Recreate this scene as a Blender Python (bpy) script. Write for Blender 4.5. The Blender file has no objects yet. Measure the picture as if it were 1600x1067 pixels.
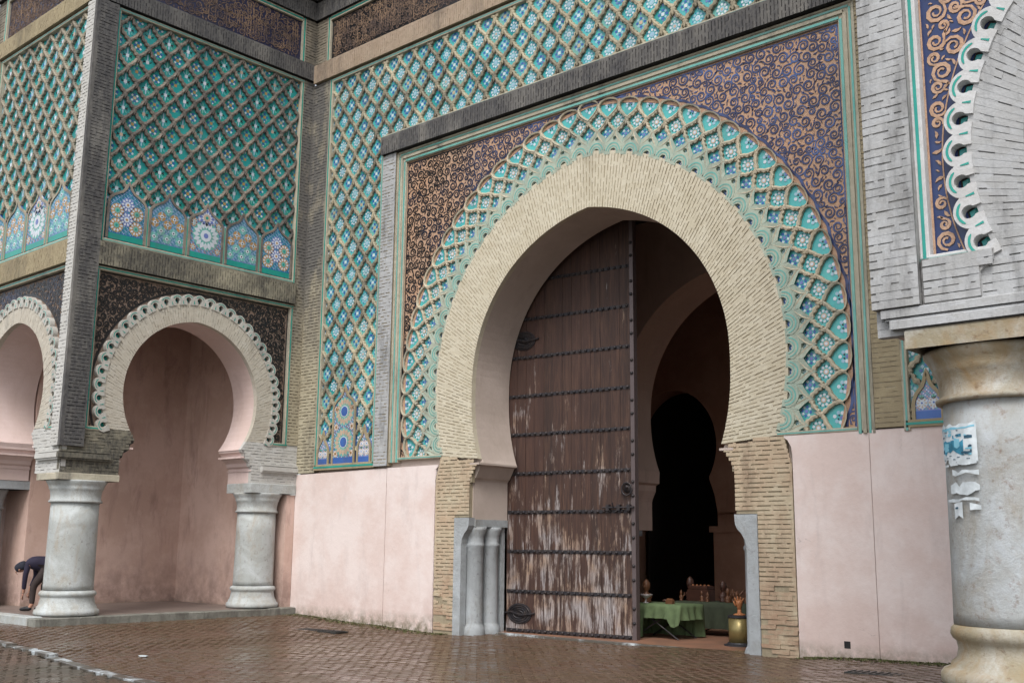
import bpy, bmesh, math, random
from mathutils import Vector, Matrix
from mathutils.geometry import tessellate_polygon
random.seed(7)
R = math.radians
C = bpy.context.scene.collection
S = bpy.context.scene

# ------------------------------------------------------------------ camera, world, sun, exposure
cam_d = bpy.data.cameras.new('camera')
cam = bpy.data.objects.new('camera', cam_d)
C.objects.link(cam)
cam_d.sensor_width = 36
cam_d.lens = 1691.6 / 1600 * 36
cam_d.clip_start = 0.1
cam_d.clip_end = 500
RX = Vector((0.74580165, 0.66609453, 0.00989853))
UP = Vector((0.11528429, -0.14368581, 0.98288551))
FW = Vector((-0.65611694, 0.73189648, 0.18395135))
mm = Matrix((RX, UP, -FW)).transposed().to_4x4()
mm.translation = Vector((0, 0, 1.75))
cam.matrix_world = mm
CAM = Vector((0, 0, 1.75))
S.camera = cam

world = bpy.data.worlds.new('World')
S.world = world
world.use_nodes = True
wn, wl = world.node_tree.nodes, world.node_tree.links
bg = wn['Background']
sky = wn.new('ShaderNodeTexSky')
sky.sky_type = 'NISHITA'
sky.sun_disc = False
sky.sun_elevation = R(52)
sky.sun_rotation = R(150)
sky.air_density = 1.0
sky.dust_density = 3.0
hs = wn.new('ShaderNodeHueSaturation')
hs.inputs['Saturation'].default_value = 0.32
wl.new(sky.outputs[0], hs.inputs['Color'])
wl.new(hs.outputs[0], bg.inputs['Color'])
bg.inputs['Strength'].default_value = 0.15

sun_d = bpy.data.lights.new('sun', 'SUN')
sun_d.energy = 1.25
sun_d.angle = R(24)
sun_d.color = (1.0, 0.97, 0.93)
sun = bpy.data.objects.new('sun', sun_d)
C.objects.link(sun)
# towards the sun: azimuth 150 deg from +Y (clockwise), elevation 52
az, el = R(150), R(52)
sd = Vector((math.sin(az) * math.cos(el), math.cos(az) * math.cos(el), math.sin(el)))
sun.rotation_euler = (-sd).to_track_quat('-Z', 'Y').to_euler()

S.view_settings.view_transform = 'Standard'
S.view_settings.look = 'None'
S.view_settings.gamma = 1
S.view_settings.exposure = 0.66
S.view_settings.use_curve_mapping = False


# ------------------------------------------------------------------ materials
MATS = {}


def nt(name):
    m = bpy.data.materials.new(name)
    m.use_nodes = True
    n = m.node_tree.nodes
    return m, n, m.node_tree.links, n['Principled BSDF']


def rgb(n, c):
    return (c[0], c[1], c[2], 1)


class Sh:
    """small helper round a node tree working in world position"""

    def __init__(s, name):
        s.m, s.n, s.l, s.b = nt(name)
        MATS[name] = s.m
        g = s.n.new('ShaderNodeNewGeometry')
        s.pos = g.outputs['Position']

    def scaled(s, sc):
        v = s.n.new('ShaderNodeVectorMath')
        v.operation = 'MULTIPLY'
        v.inputs[1].default_value = sc
        s.l.new(s.pos, v.inputs[0])
        return v.outputs[0]

    def noise(s, scale=1.0, detail=4, rough=0.55, sc=None, dist=0.0):
        t = s.n.new('ShaderNodeTexNoise')
        t.inputs['Scale'].default_value = scale
        t.inputs['Detail'].default_value = detail
        t.inputs['Roughness'].default_value = rough
        t.inputs['Distortion'].default_value = dist
        s.l.new(s.scaled(sc) if sc else s.pos, t.inputs['Vector'])
        return t.outputs['Fac']

    def ramp(s, fac, a, b, ca=0.0, cb=1.0):
        r = s.n.new('ShaderNodeMapRange')
        r.inputs['From Min'].default_value = a
        r.inputs['From Max'].default_value = b
        r.inputs['To Min'].default_value = ca
        r.inputs['To Max'].default_value = cb
        s.l.new(fac, r.inputs['Value'])
        return r.outputs[0]

    def mix(s, fac, a, b):
        x = s.n.new('ShaderNodeMix')
        x.data_type = 'RGBA'
        if isinstance(fac, (int, float)):
            x.inputs[0].default_value = fac
        else:
            s.l.new(fac, x.inputs[0])
        for k, v in ((6, a), (7, b)):
            if isinstance(v, tuple):
                x.inputs[k].default_value = (v[0], v[1], v[2], 1)
            else:
                s.l.new(v, x.inputs[k])
        return x.outputs[2]

    def mul(s, a, b):
        x = s.n.new('ShaderNodeMath')
        x.operation = 'MULTIPLY'
        for k, v in ((0, a), (1, b)):
            if isinstance(v, (int, float)):
                x.inputs[k].default_value = v
            else:
                s.l.new(v, x.inputs[k])
        return x.outputs[0]

    def axis(s, k):
        x = s.n.new('ShaderNodeSeparateXYZ')
        s.l.new(s.pos, x.inputs[0])
        return x.outputs[k]

    def obj_random(s):
        o = s.n.new('ShaderNodeObjectInfo')
        return o.outputs['Random']

    def out(s, col, rough=0.8, bump=None, bs=0.3, bd=0.01, spec=0.4, metal=0.0, coat=0.0):
        if isinstance(col, tuple):
            s.b.inputs['Base Color'].default_value = (col[0], col[1], col[2], 1)
        else:
            s.l.new(col, s.b.inputs['Base Color'])
        if isinstance(rough, (int, float)):
            s.b.inputs['Roughness'].default_value = rough
        else:
            s.l.new(rough, s.b.inputs['Roughness'])
        s.b.inputs['Specular IOR Level'].default_value = spec
        s.b.inputs['Metallic'].default_value = metal
        if coat:
            s.b.inputs['Coat Weight'].default_value = coat
            s.b.inputs['Coat Roughness'].default_value = 0.1
        if bump is not None:
            bn = s.n.new('ShaderNodeBump')
            bn.inputs['Strength'].default_value = bs
            bn.inputs['Distance'].default_value = bd
            s.l.new(bump, bn.inputs['Height'])
            s.l.new(bn.outputs[0], s.b.inputs['Normal'])
        return s.m


def masonry(name, c1, c2, soot=(0.03, 0.03, 0.03), amt=0.0, patch=0.6, rough=0.9, moss=None, lowdirt=None, updirt=None, streak=(1.6, 1.6, 0.35)):
    """lime washed brick: two tones, a soot cover of its own shape, optional dirt"""
    s = Sh(name)
    a = s.ramp(s.noise(2.2, 6, 0.65), 0.35, 0.65)
    col = s.mix(a, c1, c2)
    vo = s.n.new('ShaderNodeTexVoronoi')
    vo.inputs['Scale'].default_value = 7.5
    s.l.new(s.scaled((1, 1, 1.7)), vo.inputs['Vector'])
    vs_ = s.n.new('ShaderNodeSeparateColor')
    s.l.new(vo.outputs['Color'], vs_.inputs[0])
    col = s.mix(s.ramp(s.obj_random(), 0, 1, 0, 0.28), col, (c2[0] * .80, c2[1] * .77, c2[2] * .74))
    col = s.mix(s.ramp(vs_.outputs[0], 0, 1, 0, 0.38), col, (c2[0] * 0.78, c2[1] * 0.74, c2[2] * 0.68))
    f = s.ramp(s.noise(38, 3, 0.6), 0.3, 0.75, 0.0, 0.35)
    col = s.mix(f, col, (c1[0] * 0.6, c1[1] * 0.58, c1[2] * 0.55))
    if amt > 0:
        n1 = s.noise(patch, 7, 0.7, streak)
        k = s.ramp(n1, 0.62 - 0.35 * amt, 0.78 - 0.35 * amt, 0.0, 0.94)
        n2 = s.ramp(s.noise(14, 4, 0.7, (1, 1, 0.5)), 0.3, 0.62, 1.0, 0.55)
        col = s.mix(s.mul(k, n2), col, soot)
    if lowdirt:
        z = s.ramp(s.axis(2), lowdirt[0], 0.0, 0.0, 1.0)
        n3 = s.ramp(s.noise(3.0, 5, 0.7), 0.35, 0.6)
        col = s.mix(s.mul(z, n3), col, lowdirt[1])
    if updirt:
        z = s.ramp(s.axis(2), updirt[0], updirt[1], 0.0, 0.95)
        n5 = s.ramp(s.noise(1.2, 5, 0.7, (1.5, 1.5, .6)), 0.30, 0.52)
        col = s.mix(s.mul(z, n5), col, updirt[2])
    h = s.noise(30, 5, 0.6)
    return s.out(col, rough, h, 0.5, 0.012, 0.25)


masonry('brick_cream', (0.63, 0.585, 0.47), (0.56, 0.51, 0.39), (0.33, 0.29, 0.21), 0.15, 0.8)
masonry('brick_joint', (0.40, 0.35, 0.25), (0.33, 0.28, 0.20), (0.16, 0.13, 0.09), 0.30, 1.5)
masonry('brick_pier', (0.55, 0.49, 0.36), (0.50, 0.38, 0.27), (0.24, 0.17, 0.12), 0.30, 1.2, lowdirt=(2.0, (0.34, 0.22, 0.15)))
masonry('brick_grey', (0.36, 0.32, 0.25), (0.24, 0.215, 0.17), (0.05, 0.05, 0.052), 0.45, 0.5)
masonry('brick_grey_joint', (0.10, 0.09, 0.075), (0.07, 0.065, 0.055), (0.02, 0.02, 0.02), 0.4, 0.5)
masonry('brick_soot', (0.25, 0.24, 0.22), (0.15, 0.145, 0.14), (0.05, 0.05, 0.055), 0.72, 1.3)
masonry('brick_soot_joint', (0.06, 0.058, 0.06), (0.045, 0.045, 0.045), (0.015, 0.015, 0.017), 0.7, 0.7)
masonry('brick_pale', (0.48, 0.495, 0.51), (0.40, 0.41, 0.42), (0.13, 0.13, 0.13), 0.40, 1.6)
masonry('brick_pale_joint', (0.42, 0.42, 0.42), (0.36, 0.36, 0.36), (0.05, 0.05, 0.05), 0.45, 2.5)
masonry('brick_white', (0.60, 0.60, 0.58), (0.52, 0.52, 0.50), (0.22, 0.22, 0.22), 0.15, 1.6)
masonry('brick_white_joint', (0.40, 0.39, 0.38), (0.33, 0.325, 0.32), (0.08, 0.08, 0.08), 0.35, 2.5)
masonry('brick_tan', (0.44, 0.35, 0.27), (0.36, 0.28, 0.21), (0.06, 0.055, 0.05), 0.22, 0.6)
masonry('brick_ochre', (0.40, 0.34, 0.22), (0.32, 0.27, 0.18), (0.10, 0.09, 0.07), 0.3, 0.7)
masonry('rib_cream', (0.55, 0.50, 0.37), (0.44, 0.385, 0.27), (0.085, 0.08, 0.07), 0.55, 0.75, streak=(1.2, 1.2, .7))
masonry('rib_ring', (0.58, 0.52, 0.40), (0.50, 0.44, 0.33), (0.22, 0.24, 0.20), 0.42, 0.9)
masonry('rib_scallop', (0.50, 0.53, 0.43), (0.34, 0.46, 0.40), (0.22, 0.24, 0.20), 0.35, 1.3)
masonry('rib_grey', (0.36, 0.32, 0.26), (0.23, 0.20, 0.175), (0.07, 0.066, 0.066), 0.66, 1.0, streak=(1.2, 1.2, .8))
masonry('rib_bone', (0.42, 0.38, 0.29), (0.30, 0.27, 0.22), (0.055, 0.055, 0.055), 0.35, 0.8)
masonry('frame_cream', (0.52, 0.48, 0.38), (0.42, 0.39, 0.31), (0.09, 0.09, 0.085), 0.35, 0.8)
masonry('scallop_lime', (0.55, 0.54, 0.50), (0.46, 0.45, 0.42), (0.14, 0.14, 0.14), 0.28, 1.2)
masonry('scallop_blue', (0.60, 0.61, 0.62), (0.52, 0.53, 0.54), (0.22, 0.21, 0.20), 0.12, 1.6)
masonry('voussoir_lime', (0.56, 0.53, 0.46), (0.50, 0.46, 0.39), (0.13, 0.13, 0.13), 0.22, 0.9)
masonry('brick_corner', (0.47, 0.43, 0.32), (0.38, 0.34, 0.25), (0.12, 0.11, 0.09), 0.35, 0.8, updirt=(5.5, 8.5, (0.13, 0.125, 0.12)))
masonry('brick_corner_joint', (0.22, 0.19, 0.13), (0.17, 0.15, 0.11), (0.05, 0.05, 0.05), 0.4, 0.8, updirt=(5.5, 8.5, (0.05, 0.05, 0.05)))
masonry('brick_mixed', (0.40, 0.37, 0.28), (0.28, 0.26, 0.20), (0.04, 0.04, 0.042), 0.72, 0.55, streak=(1, 1, 1))
masonry('brick_mixed_joint', (0.12, 0.11, 0.09), (0.09, 0.08, 0.07), (0.02, 0.02, 0.02), 0.6, 0.55)
masonry('corbel_dark', (0.075, 0.072, 0.07), (0.05, 0.05, 0.05), (0.02, 0.02, 0.02), 0.7, 0.6)


def plaster(name, c1, c2, stain, lowdirt=None, amt=0.2, rough=0.85):
    s = Sh(name)
    col = s.mix(s.ramp(s.noise(0.9, 6, 0.68), 0.40, 0.58), c1, c2)
    st = s.ramp(s.noise(1.1, 7, 0.7, (2.2, 2.2, 0.55), 0.4), 0.58 - 0.1 * amt, 0.80, 0.0, 0.8 * min(1, amt * 2.5))
    col = s.mix(st, col, stain)
    col = s.mix(s.ramp(s.noise(60, 2, 0.5), 0.6, 0.8, 0, 0.18), col, (c1[0] * 0.55, c1[1] * 0.55, c1[2] * 0.55))
    if lowdirt:
        z = s.ramp(s.axis(2), lowdirt[0], 0.05, 0.0, 1.0)
        n3 = s.ramp(s.noise(2.6, 7, 0.72), 0.36, 0.62)
        col = s.mix(s.mul(z, n3), col, lowdirt[1])
        z2 = s.ramp(s.axis(2), 0.34, 0.02, 0.0, 1.0)
        n4 = s.ramp(s.noise(5, 6, 0.75), 0.38, 0.60)
        col = s.mix(s.mul(z2, n4), col, (0.15, 0.135, 0.085))
        dr = s.ramp(s.noise(1.7, 6, 0.7, (3.2, 3.2, 0.22)), 0.60, 0.76, 0, 0.34)
        col = s.mix(dr, col, (c1[0] * 0.72, c1[1] * 0.68, c1[2] * 0.66))
        cr = s.ramp(s.noise(1.1, 2, 0.4, (1, 1, 1), 2.5), 0.4985, 0.5015)
        tri = s.n.new('ShaderNodeMath')
        tri.operation = 'PINGPONG'
        tri.inputs[1].default_value = 0.5
        s.l.new(cr, tri.inputs[0])
        cm = s.mul(s.ramp(tri.outputs[0], 0.1, 0.5, 0, 0.55), s.ramp(s.noise(0.8, 2), 0.55, 0.62))
        col = s.mix(cm, col, (0.14, 0.11, 0.10))
    h = s.noise(9, 6, 0.62)
    return s.out(col, rough, h, 0.35, 0.02, 0.25)


plaster('pink_wall', (0.73, 0.64, 0.61), (0.665, 0.545, 0.505), (0.54, 0.46, 0.44), (1.3, (0.58, 0.45, 0.41)), 0.5)
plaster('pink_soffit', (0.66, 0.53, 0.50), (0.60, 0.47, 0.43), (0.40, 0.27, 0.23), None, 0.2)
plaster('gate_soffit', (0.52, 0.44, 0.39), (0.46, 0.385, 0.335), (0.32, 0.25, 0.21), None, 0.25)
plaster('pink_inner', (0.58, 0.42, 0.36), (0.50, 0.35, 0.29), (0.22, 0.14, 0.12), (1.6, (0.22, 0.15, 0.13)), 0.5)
plaster('passage_wall', (0.46, 0.27, 0.19), (0.40, 0.22, 0.15), (0.25, 0.14, 0.10), None, 0.3)
plaster('passage_dark', (0.04, 0.032, 0.03), (0.035, 0.028, 0.027), (0.02, 0.02, 0.02), None, 0.3)  # near-black, deep shade of the passage put into the colour
plaster('passage_soffit', (0.62, 0.47, 0.40), (0.56, 0.42, 0.35), (0.35, 0.25, 0.20), None, 0.3)


def marble(name, c1, c2, stain, stain2, amt=0.5):
    s = Sh(name)
    col = s.mix(s.ramp(s.noise(1.6, 7, 0.65, None, 1.2), 0.36, 0.62), c1, c2)
    col = s.mix(s.ramp(s.noise(3.2, 7, 0.75, (1, 1, 0.45), 0.6), 0.60 - 0.12 * amt, 0.74, 0, 0.85), col, stain)
    col = s.mix(s.ramp(s.noise(13, 5, 0.7), 0.63 - 0.05 * amt, 0.74, 0, 0.8), col, stain2)
    sp_ = s.ramp(s.noise(42, 4, 0.75), 0.60, 0.72, 0, 0.5)
    col = s.mix(sp_, col, (c2[0] * .5, c2[1] * .48, c2[2] * .44))
    h = s.noise(14, 9, 0.78)
    return s.out(col, 0.66, h, 0.8, 0.02, 0.3)


marble('marble', (0.47, 0.50, 0.50), (0.35, 0.365, 0.35), (0.32, 0.27, 0.20), (0.16, 0.14, 0.12), 0.9)
marble('marble_grey', (0.40, 0.43, 0.45), (0.31, 0.33, 0.34), (0.22, 0.21, 0.18), (0.12, 0.11, 0.10), 0.6)
marble('marble_stained', (0.46, 0.45, 0.41), (0.30, 0.26, 0.18), (0.30, 0.19, 0.08), (0.13, 0.065, 0.03), 1.3)
marble('marble_big', (0.42, 0.45, 0.47), (0.31, 0.315, 0.30), (0.27, 0.235, 0.18), (0.19, 0.12, 0.08), 1.2)
marble('plinth_stone', (0.25, 0.25, 0.22), (0.15, 0.145, 0.125), (0.045, 0.04, 0.035), (0.06, 0.06, 0.035), 1.2)


def glaze(name, c1, c2, rough=0.25, scale=3.0, dirt=None, coat=0.0):
    s = Sh(name)
    r = s.obj_random()
    col = s.mix(s.ramp(s.noise(scale, 4, 0.6), 0.35, 0.65), c1, c2)
    col = s.mix(s.ramp(r, 0, 1, 0.0, 0.45), col, (c2[0] * 0.7, c2[1] * 0.8, c2[2] * 0.85))
    d = dirt or (0.09, 0.085, 0.075)
    col = s.mix(s.ramp(s.noise(0.9, 7, 0.7, (1.5, 1.5, 0.5)), 0.50, 0.72, 0, 0.55), col, d)
    return s.out(col, rough, s.noise(25, 3), 0.15, 0.004, 0.5)


glaze('teal', (0.015, 0.25, 0.215), (0.02, 0.32, 0.25))
glaze('teal_light', (0.11, 0.38, 0.34), (0.19, 0.44, 0.38), dirt=(0.16, 0.14, 0.10))
glaze('turquoise', (0.055, 0.38, 0.40), (0.10, 0.44, 0.42))
glaze('turquoise_deep', (0.02, 0.26, 0.26), (0.03, 0.32, 0.30))
glaze('white_glaze', (0.66, 0.68, 0.72), (0.58, 0.62, 0.68), dirt=(0.3, 0.3, 0.28))
glaze('pale_blue_glaze', (0.28, 0.45, 0.58), (0.35, 0.52, 0.60), dirt=(0.2, 0.2, 0.2))
glaze('blue_glaze', (0.03, 0.09, 0.33), (0.05, 0.14, 0.42))
glaze('violet_glaze', (0.13, 0.17, 0.42), (0.17, 0.22, 0.48))
glaze('dark_glaze', (0.012, 0.03, 0.035), (0.02, 0.04, 0.05))
glaze('amber_glaze', (0.40, 0.22, 0.08), (0.48, 0.28, 0.12))
glaze('tan_glaze', (0.50, 0.38, 0.28), (0.55, 0.40, 0.30))
glaze('grout', (0.40, 0.38, 0.34), (0.34, 0.32, 0.28))


def ground_clay(name, c1, c2, dark):
    s = Sh(name)
    col = s.mix(s.ramp(s.noise(1.3, 5, 0.65), 0.35, 0.65), c1, c2)
    col = s.mix(s.ramp(s.noise(20, 4, 0.7), 0.45, 0.7, 0, 0.7), col, dark)
    return s.out(col, 0.85, s.noise(45, 4), 0.6, 0.01, 0.2)


ground_clay('scraped_clay', (0.50, 0.31, 0.20), (0.42, 0.29, 0.21), (0.24, 0.15, 0.10))
ground_clay('scraped_clay_dim', (0.25, 0.175, 0.13), (0.18, 0.14, 0.115), (0.08, 0.06, 0.055))
ground_clay('scraped_clay_dark', (0.055, 0.05, 0.06), (0.04, 0.038, 0.05), (0.02, 0.02, 0.03))
# glaze left standing between the scraped grounds: black on the left part, blue on the right part
s = Sh('black_blue_glaze')
k = s.ramp(s.axis(0), -16.6, -13.8, 0.0, 1.0)
kk = s.n.new('ShaderNodeMath')
kk.operation = 'ADD'
s.l.new(k, kk.inputs[0])
s.l.new(s.ramp(s.noise(0.8, 4), 0.3, 0.7, -0.3, 0.3), kk.inputs[1])
kc = s.ramp(kk.outputs[0], 0.0, 1.0)
blue = s.mix(s.ramp(s.noise(2.4, 3), 0.45, 0.70), (0.022, 0.028, 0.085), (0.07, 0.12, 0.30))
s.out(s.mix(kc, (0.013, 0.012, 0.014), blue), 0.3, None, spec=0.5)
glaze('midnight_glaze', (0.012, 0.02, 0.075), (0.02, 0.04, 0.13), 0.25, 1.5, dirt=(0.03, 0.03, 0.05))
glaze('soot_glaze', (0.012, 0.011, 0.012), (0.018, 0.016, 0.018), 0.35, 1.5, dirt=(0.03, 0.028, 0.028))
glaze('ink_glaze', (0.03, 0.03, 0.065), (0.02, 0.02, 0.05), 0.35, 1.5, dirt=(0.03, 0.028, 0.03))
ground_clay('letter_clay', (0.30, 0.20, 0.13), (0.10, 0.075, 0.07), (0.04, 0.035, 0.04))

# wood of the leaf: dark boards, bleached and flaked towards the foot
s = Sh('door_wood')
base = s.mix(s.ramp(s.noise(1.5, 5, 0.6, (5, 5, 0.5)), 0.35, 0.7), (0.046, 0.027, 0.021), (0.098, 0.054, 0.038))
base = s.mix(s.ramp(s.noise(9, 5, 0.65, (5, 5, 0.25)), 0.42, 0.62, 0, 0.75), base, (0.028, 0.018, 0.018))
base = s.mix(s.ramp(s.obj_random(), 0, 1, 0, 0.45), base, (0.075, 0.038, 0.030))
low = s.ramp(s.axis(2), 5.6, 0.0, 0.0, 1.0)
n1 = s.noise(2.3, 7, 0.75, (4.5, 4.5, 0.5))
add = s.n.new('ShaderNodeMath')
add.operation = 'ADD'
s.l.new(n1, add.inputs[0])
s.l.new(s.mul(low, 0.215), add.inputs[1])
add2 = s.n.new('ShaderNodeMath')
add2.operation = 'ADD'
s.l.new(add.outputs[0], add2.inputs[0])
s.l.new(s.ramp(s.noise(1.3, 4, 0.6, (1.3, 1.3, 1.0)), 0.3, 0.7, -0.09, 0.09), add2.inputs[1])
fl = s.ramp(add2.outputs[0], 0.655, 0.735, 0.0, 0.85)
n2 = s.ramp(s.noise(11, 6, 0.75, (5, 5, 0.22)), 0.40, 0.58, 0.05, 1.0)
pale = s.mix(s.ramp(s.noise(1.7, 3, 0.5), 0.4, 0.6), (0.42, 0.30, 0.22), (0.46, 0.43, 0.43))
base = s.mix(s.mul(fl, n2), base, pale)
s.out(base, 0.6, s.noise(14, 5, 0.6, (4, 4, 0.2)), 0.6, 0.01, 0.3)

s = Sh('iron')
s.out(s.mix(s.ramp(s.noise(10, 4), 0.4, 0.7), (0.028, 0.027, 0.032), (0.055, 0.043, 0.04)), 0.5, s.noise(30), 0.4, 0.01, 0.5, 0.4)
s = Sh('edge_iron')
s.out((0.11, 0.085, 0.085), 0.5, s.noise(30), 0.3, 0.01, 0.5, 0.2)

# wet paving
def paving(name, c1, c2, c3, r0, r1):
    s = Sh(name)
    col = s.mix(s.ramp(s.obj_random(), 0, 1), c1, c2)
    vn = s.n.new('ShaderNodeTexVoronoi')
    vn.inputs['Scale'].default_value = 7.0
    s.l.new(s.pos, vn.inputs['Vector'])
    vr = s.n.new('ShaderNodeSeparateColor')
    s.l.new(vn.outputs['Color'], vr.inputs[0])
    col = s.mix(s.ramp(vr.outputs[0], 0, 1, 0, 0.8), col, c3)
    col = s.mix(s.ramp(s.noise(0.55, 6, 0.7), 0.40, 0.62), col, (c1[0] * 0.62, c1[1] * 0.68, c1[2] * 0.66))
    col = s.mix(s.ramp(s.noise(2.5, 5, 0.7), 0.55, 0.72, 0, 0.6), col, (0.060, 0.058, 0.026))
    ro = s.ramp(s.noise(0.7, 6, 0.65, None, 0.8), 0.35, 0.65, r0, r1)
    return s.out(col, ro, s.noise(24, 5, 0.6), 0.45, 0.006, 0.5)


paving('paver_wet', (0.155, 0.092, 0.058), (0.095, 0.066, 0.045), (0.088, 0.045, 0.030), 0.04, 0.40)
paving('paver_far', (0.105, 0.078, 0.058), (0.09, 0.066, 0.048), (0.07, 0.048, 0.036), 0.15, 0.42)
s = Sh('bedding')
s.out(s.mix(s.ramp(s.noise(3, 5), 0.4, 0.6), (0.05, 0.042, 0.03), (0.075, 0.062, 0.045)), 0.32, s.noise(18, 5), 0.5, 0.01, 0.5)
s = Sh('kerb_stone')
s.out(s.mix(s.ramp(s.noise(2.2, 6, 0.7), 0.50, 0.60), (0.095, 0.085, 0.072), (0.46, 0.50, 0.52)), 0.3, s.noise(22, 5), 0.4, 0.008, 0.5)
s = Sh('passage_floor')
s.out(s.mix(s.ramp(s.noise(2.2, 5), 0.4, 0.6), (0.27, 0.14, 0.09), (0.20, 0.11, 0.075)), 0.55, s.noise(15, 4), 0.3, 0.01, 0.3)
s = Sh('porch_floor')
s.out(s.mix(s.ramp(s.noise(1.5, 5), 0.4, 0.6), (0.20, 0.155, 0.135), (0.15, 0.12, 0.105)), 0.45, s.noise(15, 4), 0.3, 0.01, 0.4)
s = Sh('moss')
s.out(s.mix(s.ramp(s.noise(9, 4), 0.4, 0.6), (0.075, 0.10, 0.025), (0.11, 0.105, 0.045)), 0.9, None)
s = Sh('wet_puddle')
s.out((0.045, 0.035, 0.028), 0.05, s.noise(3, 3), 0.05, 0.01, 0.6)


def plain(name, c, rough=0.6, metal=0.0, spec=0.4, var=0.25):
    s = Sh(name)
    s.out(s.mix(s.ramp(s.noise(8, 4), 0.35, 0.65), c, (c[0] * (1 - var), c[1] * (1 - var), c[2] * (1 - var))), rough,
          s.noise(40, 3), 0.2, 0.004, spec, metal)


plain('green_cloth', (0.105, 0.15, 0.07), 0.9)
plain('dull_green_cloth', (0.04, 0.05, 0.03), 0.9)
plain('carved_wood', (0.42, 0.17, 0.07), 0.45)
plain('dark_carving', (0.055, 0.022, 0.014), 0.5)
plain('mid_carving', (0.13, 0.055, 0.025), 0.5)
plain('olive_metal', (0.30, 0.24, 0.10), 0.35, 0.5)
plain('black_rubber', (0.03, 0.03, 0.035), 0.5)
plain('pale_metal', (0.45, 0.50, 0.58), 0.25, 0.8)
plain('skin', (0.42, 0.22, 0.15), 0.6)
plain('dark_jacket', (0.022, 0.018, 0.040), 0.85)
plain('dark_trousers', (0.045, 0.032, 0.030), 0.85)
plain('dark_cap', (0.02, 0.022, 0.035), 0.85)
plain('black_shoe', (0.012, 0.012, 0.014), 0.45)
plain('white_paper', (0.66, 0.72, 0.75), 0.7, var=0.35)
plain('blue_ink', (0.05, 0.30, 0.46), 0.6, var=.6)
plain('pale_blue_ink', (0.22, 0.52, 0.66), 0.6)
plain('dark_ink', (0.03, 0.09, 0.14), 0.6)
plain('drain_iron', (0.05, 0.052, 0.05), 0.35, 0.5)
plain('amber_paper', (0.5, 0.45, 0.36), 0.7)
plain('bowl_white', (0.45, 0.42, 0.42), 0.3)


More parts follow.
